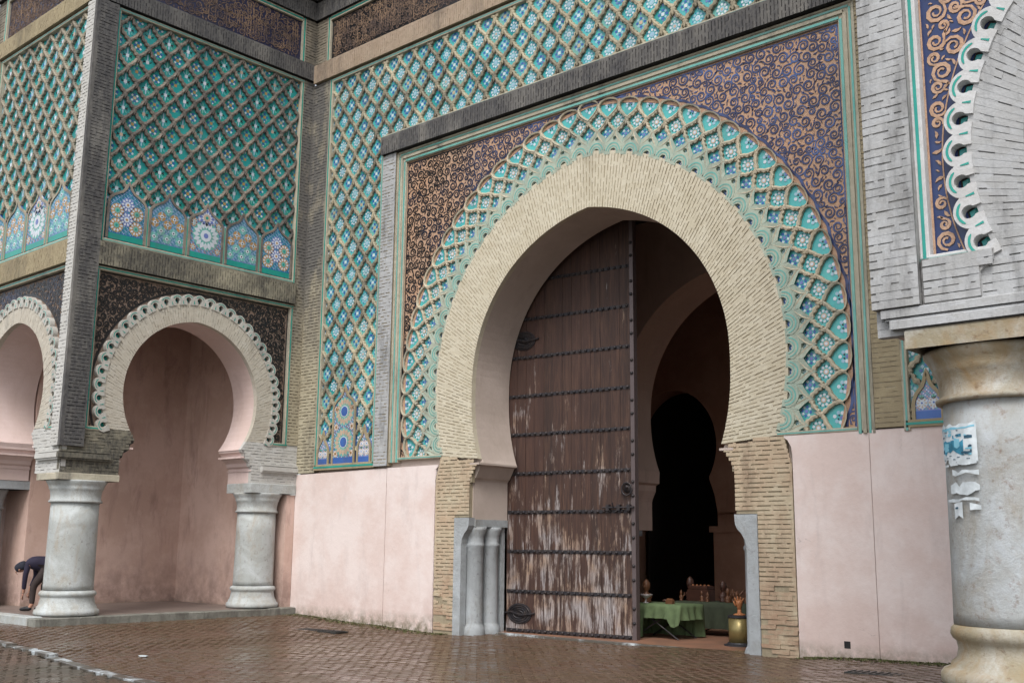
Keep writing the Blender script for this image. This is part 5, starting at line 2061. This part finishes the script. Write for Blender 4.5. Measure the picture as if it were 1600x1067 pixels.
def scrap(m, P, r, mat, cols=8):
    """piece of paper wrapped round the shaft: P outline in (arc, z)"""
    us = [p[0] for p in P]
    u0, u1 = min(us), max(us)
    n = max(2, int((u1 - u0) / .03))
    for i in range(n):
        a, b = u0 + (u1 - u0) * i / n, u0 + (u1 - u0) * (i + 1) / n
        def span(x):
            ys = []
            k = len(P)
            for j in range(k):
                x1, y1 = P[j]
                x2, y2 = P[(j + 1) % k]
                if (x1 <= x <= x2 or x2 <= x <= x1) and abs(x2 - x1) > 1e-9:
                    ys.append(y1 + (y2 - y1) * (x - x1) / (x2 - x1))
            return (min(ys), max(ys)) if len(ys) > 1 else None
        s0, s1 = span(a + 1e-4), span(b - 1e-4)
        if not s0 or not s1:
            continue
        m.add([on_col(a, s0[0], r), on_col(b, s1[0], r), on_col(b, s1[1], r), on_col(a, s0[1], r)], [(0, 1, 2, 3)], mat)


def jag(u0, u1, z0, z1, n, am, seed):
    q = random.Random(seed)
    top = [(u0 + (u1 - u0) * i / n, z1 + q.uniform(-am, am)) for i in range(n + 1)]
    bot = [(u0 + (u1 - u0) * i / n, z0 + q.uniform(-am, am)) for i in range(n + 1)]
    return bot + top[::-1]


poster = MB()
_jq = jag
UC = -.42      # arc of the shaft that faces left of the camera
rp = .548
scrap(poster, jag(UC - .14, UC + .20, 2.43, 2.80, 17, .035, 1), rp, 'white_paper')
for i in range(9):
    a_ = UC - .12 + (i * .083) % .26
    scrap(poster, jag(a_, a_ + .06 + .02 * (i % 3), 2.36 + .006 * i, 2.385 + .008 * i, 5, .006, 40 + i), rp, 'white_paper')
scrap(poster, jag(UC - .02, UC + .20, 2.27, 2.31, 9, .022, 2), rp, 'white_paper')
scrap(poster, jag(UC - .05, UC + .20, 2.07, 2.19, 15, .045, 3), rp, 'white_paper')
scrap(poster, jag(UC - .10, UC + .19, 2.00, 2.03, 9, .012, 4), rp, 'white_paper')
scrap(poster, jag(UC - .02, UC + .06, 1.84, 1.97, 5, .025, 5), rp, 'white_paper')
scrap(poster, jag(UC + .12, UC + .20, 1.90, 1.97, 4, .02, 6), rp, 'white_paper')
scrap(poster, jag(UC - .12, UC + .10, 2.50, 2.64, 12, .04, 7), rp + .002, 'blue_ink')
scrap(poster, jag(UC - .10, UC - .04, 2.53, 2.62, 4, .02, 8), rp + .003, 'pale_blue_ink')
scrap(poster, jag(UC + .02, UC + .07, 2.56, 2.66, 4, .02, 9), rp + .003, 'pale_blue_ink')
scrap(poster, jag(UC - .13, UC + .19, 2.745, 2.765, 12, .012, 10), rp + .002, 'pale_blue_ink')
scrap(poster, jag(UC + .11, UC + .17, 2.64, 2.67, 4, .008, 11), rp + .003, 'dark_ink')
scrap(poster, jag(UC + .08, UC + .16, 2.49, 2.51, 5, .01, 12), rp + .003, 'dark_ink')
scrap(poster, jag(UC - .01, UC + .02, 1.925, 1.94, 3, .004, 13), rp + .003, 'dark_ink')
qq = random.Random(5)
for i in range(26):
    a_, z_ = UC - .13 + qq.random() * .28, 2.44 + qq.random() * .30
    w_ = qq.uniform(.012, .05)
    scrap(poster, jag(a_, a_ + w_, z_, z_ + qq.uniform(.008, .035), 4, .006, 60 + i), rp + .0032 + i * .00002, qq.choice(('blue_ink', 'pale_blue_ink', 'pale_blue_ink', 'dark_ink')))
for i in range(7):
    scrap(poster, jag(UC - .12 + .04 * i, UC - .095 + .04 * i, 2.43 + .02 * (i % 3), 2.437 + .02 * (i % 3), 3, .002, 20 + i), rp + .0025, 'dark_ink')
o = obj('poster', poster, kind=None, label='torn blue and white poster scraps glued to the big marble column', cat='poster')

# drain covers and litter
def slab_cover(x, y, w, d, label, rot):
    t_ = thing('drain_cover', label, 'drain cover', (x, y, gz(x) + .004), rot=rot)
    mw = T(x, y, gz(x) + .004) @ Matrix.Rotation(rot, 4, 'Z')
    m = MB()
    m.bevbox(-w / 2, w / 2, -d / 2, d / 2, -.03, .006, 'drain_iron', .004)
    obj('plate', m, t_, mw)
    m = MB()
    k = int(w / .09)
    for i in range(k):
        u = -w / 2 + .05 + i * (w - .1) / max(1, k - 1)
        m.box(u - .015, u + .015, -d / 2 + .04, d / 2 - .04, .006, .016, 'drain_iron')
    obj('rib', m, t_, mw)


slab_cover(-18.1, 14.45, 1.15, .34, 'long dark iron drain cover in the paving left of the gate', R(6))
slab_cover(-6.3, 14.3, .75, .32, 'iron drain cover at the foot of the right pink wall', R(4))
m = MB()
P = [(-.09, -.03), (.02, -.06), (.10, 0), (.05, .06), (-.06, .05)]
m.plate([P], 0, .012, 'white_paper')
obj('litter', m, None, T(-16.35, 9.47, gz(-16.35) + .004), label='small white scrap of litter on the wet bricks', cat='litter')

# moss and weeds along the wall foot: uncountable
ms = MB()
rnd = random.Random(11)
def tuft(x, y, z, s2):
    for _ in range(4):
        a = rnd.uniform(0, 6.28)
        l = s2 * rnd.uniform(.5, 1.2)
        dx, dy = math.cos(a) * l * .7, math.sin(a) * l * .7
        wx, wy = -math.sin(a) * l * .28, math.cos(a) * l * .28
        ms.add([(x - wx, y - wy, z), (x + wx, y + wy, z), (x + dx, y + dy, z + l * .5)], [(0, 1, 2)], 'moss')
for i in range(3200):
    if rnd.random() < .55:
        x = -8.3 + rnd.random() ** 1.2 * 4.4
    else:
        x = rnd.uniform(-21.4, -16.2)
    y = 16.18 - rnd.random() ** 2.4 * .42
    tuft(x, y, gz(x) - .002, rnd.uniform(.012, .05))
obj('moss', ms, kind='stuff', label='green moss growing along the foot of the pink walls')

# ---- market things in the passage -----------------------------------------------
FZ = -.045


def cloth(name, label, x0, x1, y0, y1, top, drop, mat, seedn, swag=None):
    """cloth over a table: flat top and hanging folds, the hem uneven"""
    q = random.Random(seedn)
    nu, nv = 36, 5
    per = []
    W_, D_ = x1 - x0, y1 - y0
    tot = 2 * (W_ + D_)
    N = 88
    for i in range(N):
        s_ = tot * i / N
        if s_ < W_:
            per.append((x0 + s_, y0, 0, -1))
        elif s_ < W_ + D_:
            per.append((x1, y0 + s_ - W_, 1, 0))
        elif s_ < 2 * W_ + D_:
            per.append((x1 - (s_ - W_ - D_), y1, 0, 1))
        else:
            per.append((x0, y1 - (s_ - 2 * W_ - D_), -1, 0))
    vs, fs = [], []
    ph = q.uniform(0, 6)
    for j in range(nv + 1):
        t = j / nv
        for i, (x, y, nx_, ny_) in enumerate(per):
            dr = drop
            if swag:
                dr = drop * swag(x, y, nx_, ny_)
            f = .045 * t * (math.sin(i * 1.25 + ph) + .6 * math.sin(i * .57 + 1.3 * ph)) + .03 * t
            vs.append((x + nx_ * f, y + ny_ * f, top - dr * t))
    for j in range(nv):
        for i in range(N):
            a = (i + 1) % N
            fs.append((j * N + i, j * N + a, (j + 1) * N + a, (j + 1) * N + i))
    fs.append(tuple(range(N)))
    m = MB()
    m.add(vs, [tuple(reversed(f)) for f in fs[:-1]] + [fs[-1]], mat)
    return obj(name, m, None, Matrix.Identity(4), True, label=label, cat='tablecloth')


def table(label, x0, x1, y0, y1, top):
    t_ = thing('folding_table', label, 'table', ((x0 + x1) / 2, (y0 + y1) / 2, FZ))
    m = MB()
    m.bevbox(x0, x1, y0, y1, top - .03, top, 'dark_carving', .004)
    obj('tabletop', m, t_)
    for yy in (y0 + .08, y1 - .08):
        for sg in (-1, 1):
            m = MB()
            xm = (x0 + x1) / 2
            m.tube([(xm + sg * (x1 - x0) * .42, yy, FZ), (xm - sg * (x1 - x0) * .42, yy, top - .03)], .014, 'iron', 6)
            obj('leg', m, t_)


def swag1(x, y, nx_, ny_):
    if ny_ < 0:
        t = (x + 13.22) / 1.3
        return 1.0 if t < .36 else (.42 + .25 * math.sin(t * 9) * (t > .8))
    if nx_ > 0:
        return .45
    return 1.0


table('low folding table with crossed legs under the bright green cloth', -13.2, -11.95, 18.30, 19.10, .61)
cloth('tablecloth', 'bright green cloth hanging in folds over the front table in the gateway', -13.22, -11.93, 18.28, 19.12, .620, .64, 'green_cloth', 3, swag1)
table('long folding table further back in the passage under dull green cloth', -13.0, -10.95, 19.75, 20.5, .61)
cloth('tablecloth', 'dull olive green cloth on the long rear table behind the front table', -13.02, -10.93, 19.73, 20.52, .620, .52, 'dull_green_cloth', 8)


def carving(x, y, z, h, kind, label, rot=0, cat='carving', mat='dark_carving'):
    m = MB()
    if kind == 'bust':
        m.lathe([(h * .20, 0), (h * .22, h * .05), (h * .16, h * .10), (h * .24, h * .24), (h * .20, h * .34), (h * .075, h * .42), (h * .07, h * .47), (h * .13, h * .56), (h * .155, h * .70), (h * .14, h * .84), (h * .07, h * .95), (.005, h)], mat, 12, wob=.16)
        m.tube([(0, -h * .13, h * .72), (0, -h * .19, h * .64)], [h * .02, h * .035], mat, 6)
    elif kind == 'bowl':
        m.lathe([(h * .35, 0), (h * .4, h * .05), (h * .12, h * .12), (h * .1, h * .5), (h * .5, h * .75), (h * .85, h), (h * .8, h), (h * .4, h * .82), (.004, h * .8)], mat, 14)
    elif kind == 'horn':
        m.tube([(0, 0, 0), (0, 0, h * .3), (h * .1, 0, h * .6), (h * .35, 0, h * .9), (h * .6, 0, h)], [h * .14, h * .13, h * .10, h * .06, h * .015], mat, 8)
        m.tube([(0, 0, h * .2), (-h * .12, 0, h * .6), (-h * .4, 0, h * .95)], [h * .10, h * .08, h * .015], mat, 8)
    elif kind == 'boxes':
        m.bevbox(-h * .6, h * .6, -h * .35, h * .35, 0, h * .55, mat, .008)
        m.bevbox(-h * .55, h * .55, -h * .32, h * .32, h * .57, h * .75, mat, .02)
        for i in range(5):
            m.disc(-h * .45 + i * h * .22, 0, h * .05, h * .80, 'carved_wood', 8, h=h * .05)
    elif kind == 'animal':
        m.tube([(-h * .6, 0, h * .5), (-h * .2, 0, h * .55), (h * .2, 0, h * .52), (h * .45, 0, h * .8), (h * .65, 0, h * .85)], [h * .13, h * .17, h * .15, h * .08, h * .05], mat, 8)
        for lx in (-.4, .2):
            for ly in (-.08, .08):
                m.tube([(h * lx, h * ly, h * .5), (h * lx, h * ly, 0)], [h * .06, h * .035], mat, 6)
    obj({'bust': 'carved_bust', 'bowl': 'footed_bowl', 'horn': 'carved_horn', 'boxes': 'carved_box', 'animal': 'carved_animal'}[kind], m, None, T(x, y, z) @ Matrix.Rotation(rot, 4, 'Z'), kind in ('bust', 'bowl', 'horn'), label=label, cat=cat)


carving(-13.05, 18.75, .622, .46, 'bust', 'tall dark carved head at the left end of the front green table', mat='mid_carving')
carving(-12.86, 18.45, .622, .17, 'bowl', 'small pale footed bowl beside the carved head', cat='bowl', mat='bowl_white')
carving(-12.35, 18.55, .622, .13, 'boxes', 'low tan carved box at the edge of the front green cloth', cat='box', mat='mid_carving')
carving(-12.62, 18.8, .622, .10, 'animal', 'small dark carved animal lying mid table', R(20))
carving(-12.6, 20.1, .622, .42, 'boxes', 'large dark carved chest on the rear table', cat='chest')
carving(-12.1, 20.15, .622, .44, 'bust', 'upright reddish carved figure right of the chest', mat='dark_carving')
carving(-11.9, 20.0, .622, .30, 'bust', 'slim amber carved figure near the middle of the rear table', mat='mid_carving')
carving(-11.65, 20.0, .622, .26, 'horn', 'curled tan carved bird with open wings on the rear table', R(30), mat='mid_carving')
carving(-11.35, 20.15, .622, .34, 'animal', 'dark carved animal at the right end of the rear table')
carving(-11.1, 20.1, .622, .22, 'bowl', 'dark footed bowl at the right edge of the rear table', cat='bowl')
carving(-11.35, 21.0, FZ, 1.35, 'horn', 'tall dark forked carving standing behind the pedestal', mat='dark_carving')
carving(-12.9, 20.15, .622, .5, 'bust', 'tall shadowed carved bust at the left of the rear table')

rnd2 = random.Random(4)
src = None
for i in range(9):
    x_ = -12.95 + i * .215 + rnd2.uniform(-.04, .04)
    y_ = 19.86 + rnd2.uniform(0, .5)
    h_ = rnd2.uniform(.17, .3)
    mw = T(x_, y_, .622) @ Matrix.Rotation(rnd2.uniform(0, 6), 4, 'Z') @ Matrix.Diagonal((h_ / .25, h_ / .25, h_ / .25, 1))
    if src is None:
        m = MB()
        h = .25
        m.lathe([(h * .20, 0), (h * .22, h * .05), (h * .12, h * .12), (h * .20, h * .3), (h * .16, h * .44), (h * .07, h * .52), (h * .12, h * .62), (h * .13, h * .78), (h * .05, h * .95), (.004, h)], 'mid_carving', 10, wob=.2)
        m.tube([(h * .15, 0, h * .38), (h * .32, 0, h * .5), (h * .30, 0, h * .8)], [h * .06, h * .05, h * .03], 'mid_carving', 6)
        src = m.mesh('carved_figure', True)
    obj('carved_figure', src, None, mw, label='one of many small reddish brown carved figures crowded on the rear table', cat='carving', group='small carved figures crowded on the rear table')

# drum pedestal with a carved wooden hand
PX, PY = -10.62, 18.25
ped = thing('drum_pedestal', 'olive metal drum pedestal with a dark rubber foot beside the right jamb', 'pedestal', (PX, PY, FZ))
m = MB()
m.lathe([(.205, .05), (.205, .50)], 'olive_metal', 32)
obj('drum', m, ped, T(PX, PY, FZ), True)
m = MB()
m.lathe([(.30, 0), (.30, .02), (.235, .035), (.225, .06)], 'black_rubber', 32)
obj('foot', m, ped, T(PX, PY, FZ))
m = MB()
m.lathe([(.215, .50), (.22, .51), (.22, .535), (.205, .545)], 'black_rubber', 32)
obj('rim', m, ped, T(PX, PY, FZ))
# hand: base, wrist, palm, four fingers and a thumb off the side
m = MB()
hz = FZ + .546
mw = T(PX, PY, hz) @ Matrix.Rotation(R(35), 4, 'Z')
m.lathe([(.11, 0), (.115, .015), (.09, .028), (.045, .036), (.036, .06), (.036, .12)], 'carved_wood', 20)
m.tube([(0, 0, .10), (0, 0, .15), (0, 0, .20), (0, 0, .245), (0, 0, .268)], [.036, .043, .062, .066, .05], 'carved_wood', 14)
for i, (fx, ln, lean) in enumerate(((-.050, .085, -.03), (-.017, .105, -.008), (.017, .10, .010), (.048, .078, .035))):
    m.tube([(fx, 0, .235), (fx + lean * .4, .004, .235 + ln * .45), (fx + lean * .8, -.004, .235 + ln * .8), (fx + lean, -.018, .235 + ln)], [.0185, .017, .0145, .009], 'carved_wood', 8)
m.tube([(-.045, 0, .165), (-.085, -.012, .20), (-.098, -.02, .235), (-.09, -.03, .262)], [.022, .019, .016, .009], 'carved_wood', 8)
obj('hand_carving', m, None, mw, True, label='orange brown carved wooden hand with raised fingers on the drum pedestal', cat='sculpture')


# ---- the bending man ---------------------------------------------------------
def skin_mesh(name, joints, edges, mat, sub=2, root=0):
    me = bpy.data.meshes.new(name)
    me.from_pydata([j[0] for j in joints], edges, [])
    o = bpy.data.objects.new('tmp_skin', me)
    C.objects.link(o)
    md = o.modifiers.new('s', 'SKIN')
    md.use_smooth_shade = True
    sv = me.skin_vertices[0].data
    for i, j in enumerate(joints):
        r = j[1]
        sv[i].radius = r if isinstance(r, tuple) else (r, r)
        sv[i].use_root = (i == root)
    sb = o.modifiers.new('d', 'SUBSURF')
    sb.levels = sub
    sb.render_levels = sub
    dg = bpy.context.evaluated_depsgraph_get()
    out = bpy.data.meshes.new_from_object(o.evaluated_get(dg))
    bpy.data.objects.remove(o)
    out.materials.clear()
    out.materials.append(MATS[mat])
    for p in out.polygons:
        p.use_smooth = True
    return out


F_ = Vector((-.745, -.667, 0))
PXY = Vector((-23.83, 11.05, .24))
# local axes: x forward, y left side, z up
PM = Matrix((F_, Vector((0, 0, 1)).cross(F_), Vector((0, 0, 1)))).transposed().to_4x4()
PM.translation = PXY
man = thing('person', 'person in dark hooded jacket bending down to reach their shoe beside the corner column', 'person', PXY)
# joints: pelvis, spine, chest, neck, head, crown / arms / legs
J_ = [((-.34, 0, .90), (.135, .15)), ((-.22, 0, 1.0), (.13, .15)), ((-.06, 0, 1.04), (.13, .17)), ((.06, 0, 1.01), (.10, .13)), ((.15, 0, .965), (.058, .058)), ((.23, 0, .92), (.085, .08)), ((.31, 0, .87), (.098, .085)), ((.36, 0, .84), (.06, .06)),
      ((.06, .19, .97), .062), ((.09, .21, .72), .047), ((.12, .15, .46), .036), ((.135, .13, .36), .026),
      ((.05, -.19, .97), .062), ((.03, -.20, .72), .047), ((.10, -.13, .48), .036), ((.115, -.12, .38), .026),
      ((-.30, .10, .84), .095), ((-.06, .11, .52), .064), ((-.06, .11, .12), .043), ((.0, .11, .05), .04), ((.14, .11, .035), .03),
      ((-.33, -.10, .84), .095), ((-.20, -.11, .50), .064), ((-.26, -.11, .12), .043), ((-.22, -.11, .05), .04), ((-.08, -.11, .035), .03)]
E_ = [(0, 1), (1, 2), (2, 3), (3, 4), (4, 5), (5, 6), (6, 7), (2, 8), (8, 9), (9, 10), (10, 11), (2, 12), (12, 13), (13, 14), (14, 15), (0, 16), (16, 17), (17, 18), (18, 19), (19, 20), (0, 21), (21, 22), (22, 23), (23, 24), (24, 25)]
obj('body', skin_mesh('body', J_, E_, 'skin'), man, PM)
gw = 1.17


def sub(idx, ed, mat, grow, name, extra=None):
    mp_ = {k: i for i, k in enumerate(idx)}
    js = []
    for k in idx:
        p, r = J_[k]
        r = tuple(q * grow for q in r) if isinstance(r, tuple) else r * grow
        js.append((p, r))
    obj(name, skin_mesh(name, js, [(mp_[a], mp_[b]) for a, b in ed], mat), man, PM)


J_[10] = ((.12, .15, .44), .038)
sub([0, 1, 2, 3, 8, 9, 10, 12, 13, 14], [(0, 1), (1, 2), (2, 3), (2, 8), (8, 9), (9, 10), (2, 12), (12, 13), (13, 14)], 'dark_jacket', 1.22, 'jacket')
sub([0, 16, 17, 18, 21, 22, 23], [(0, 16), (16, 17), (17, 18), (0, 21), (21, 22), (22, 23)], 'dark_trousers', 1.25, 'trousers')
for y_, x_ in ((.11, 0), (-.11, -.22)):
    obj('shoe', skin_mesh('shoe', [((x_ - .07, y_, .05), .05), ((x_ + .03, y_, .05), .055), ((x_ + .13, y_, .035), .042), ((x_ + .20, y_, .03), .03)], [(0, 1), (1, 2), (2, 3)], 'black_shoe'), man, PM)
obj('cap', skin_mesh('cap', [((.16, 0, .985), (.095, .10)), ((.26, 0, .945), (.125, .118)), ((.345, 0, .895), (.115, .108)), ((.405, 0, .845), (.06, .08))], [(0, 1), (1, 2), (2, 3)], 'dark_cap'), man, PM)
# face: nose, eyes, ear
m = MB()
for sy in (-1, 1):
    m.lathe([(.002, -.009), (.009, 0), (.002, .009)], 'dark_cap', 8, .362, sy * .03)
o = m
fm = MB()
fm.v = [(x_, y_, z_ + .835) for x_, y_, z_ in o.v]
fm.f, fm.m, fm.names = o.f, o.m, o.names
obj('eye', fm, man, PM)
m = MB()
m.tube([(.365, 0, .86), (.395, 0, .80), (.375, 0, .785)], [.010, .016, .010], 'skin', 8)
m.tube([(.352, -.022, .765), (.362, 0, .762), (.352, .022, .765)], [.004, .007, .004], 'carved_wood', 6)
obj('nose', m, man, PM, True)
for sy in (-1, 1):
    m = MB()
    m.tube([(.27, sy * .085, .88), (.285, sy * .098, .86), (.275, sy * .088, .83)], [.008, .018, .008], 'skin', 8)
    obj('ear', m, man, PM, True)
# hands with five fingers each
for hx, hy, hz_, s_ in ((.14, .13, .36, 1), (.12, -.12, .38, -1)):
    js = [((hx, hy, hz_), .024), ((hx + .006, hy, hz_ - .05), (.030, .020))]
    ed = [(0, 1)]
    obj('palm', skin_mesh('palm', js, ed, 'skin', 1), man, PM)
    for k, (off, ln) in enumerate(((-.026, .060), (-.009, .072), (.008, .068), (.024, .052))):
        m = MB()
        m.tube([(hx + .006, hy + off, hz_ - .06), (hx + .012, hy + off * 1.1, hz_ - .06 - ln * .6), (hx + .0, hy + off * 1.1, hz_ - .06 - ln)], [.0095, .0085, .006], 'skin', 7)
        obj('finger', m, man, PM, True)
    m = MB()
    m.tube([(hx + .01, hy - s_ * .022, hz_ - .02), (hx + .028, hy - s_ * .040, hz_ - .055), (hx + .024, hy - s_ * .040, hz_ - .085)], [.011, .010, .007], 'skin', 7)
    obj('thumb', m, man, PM, True)
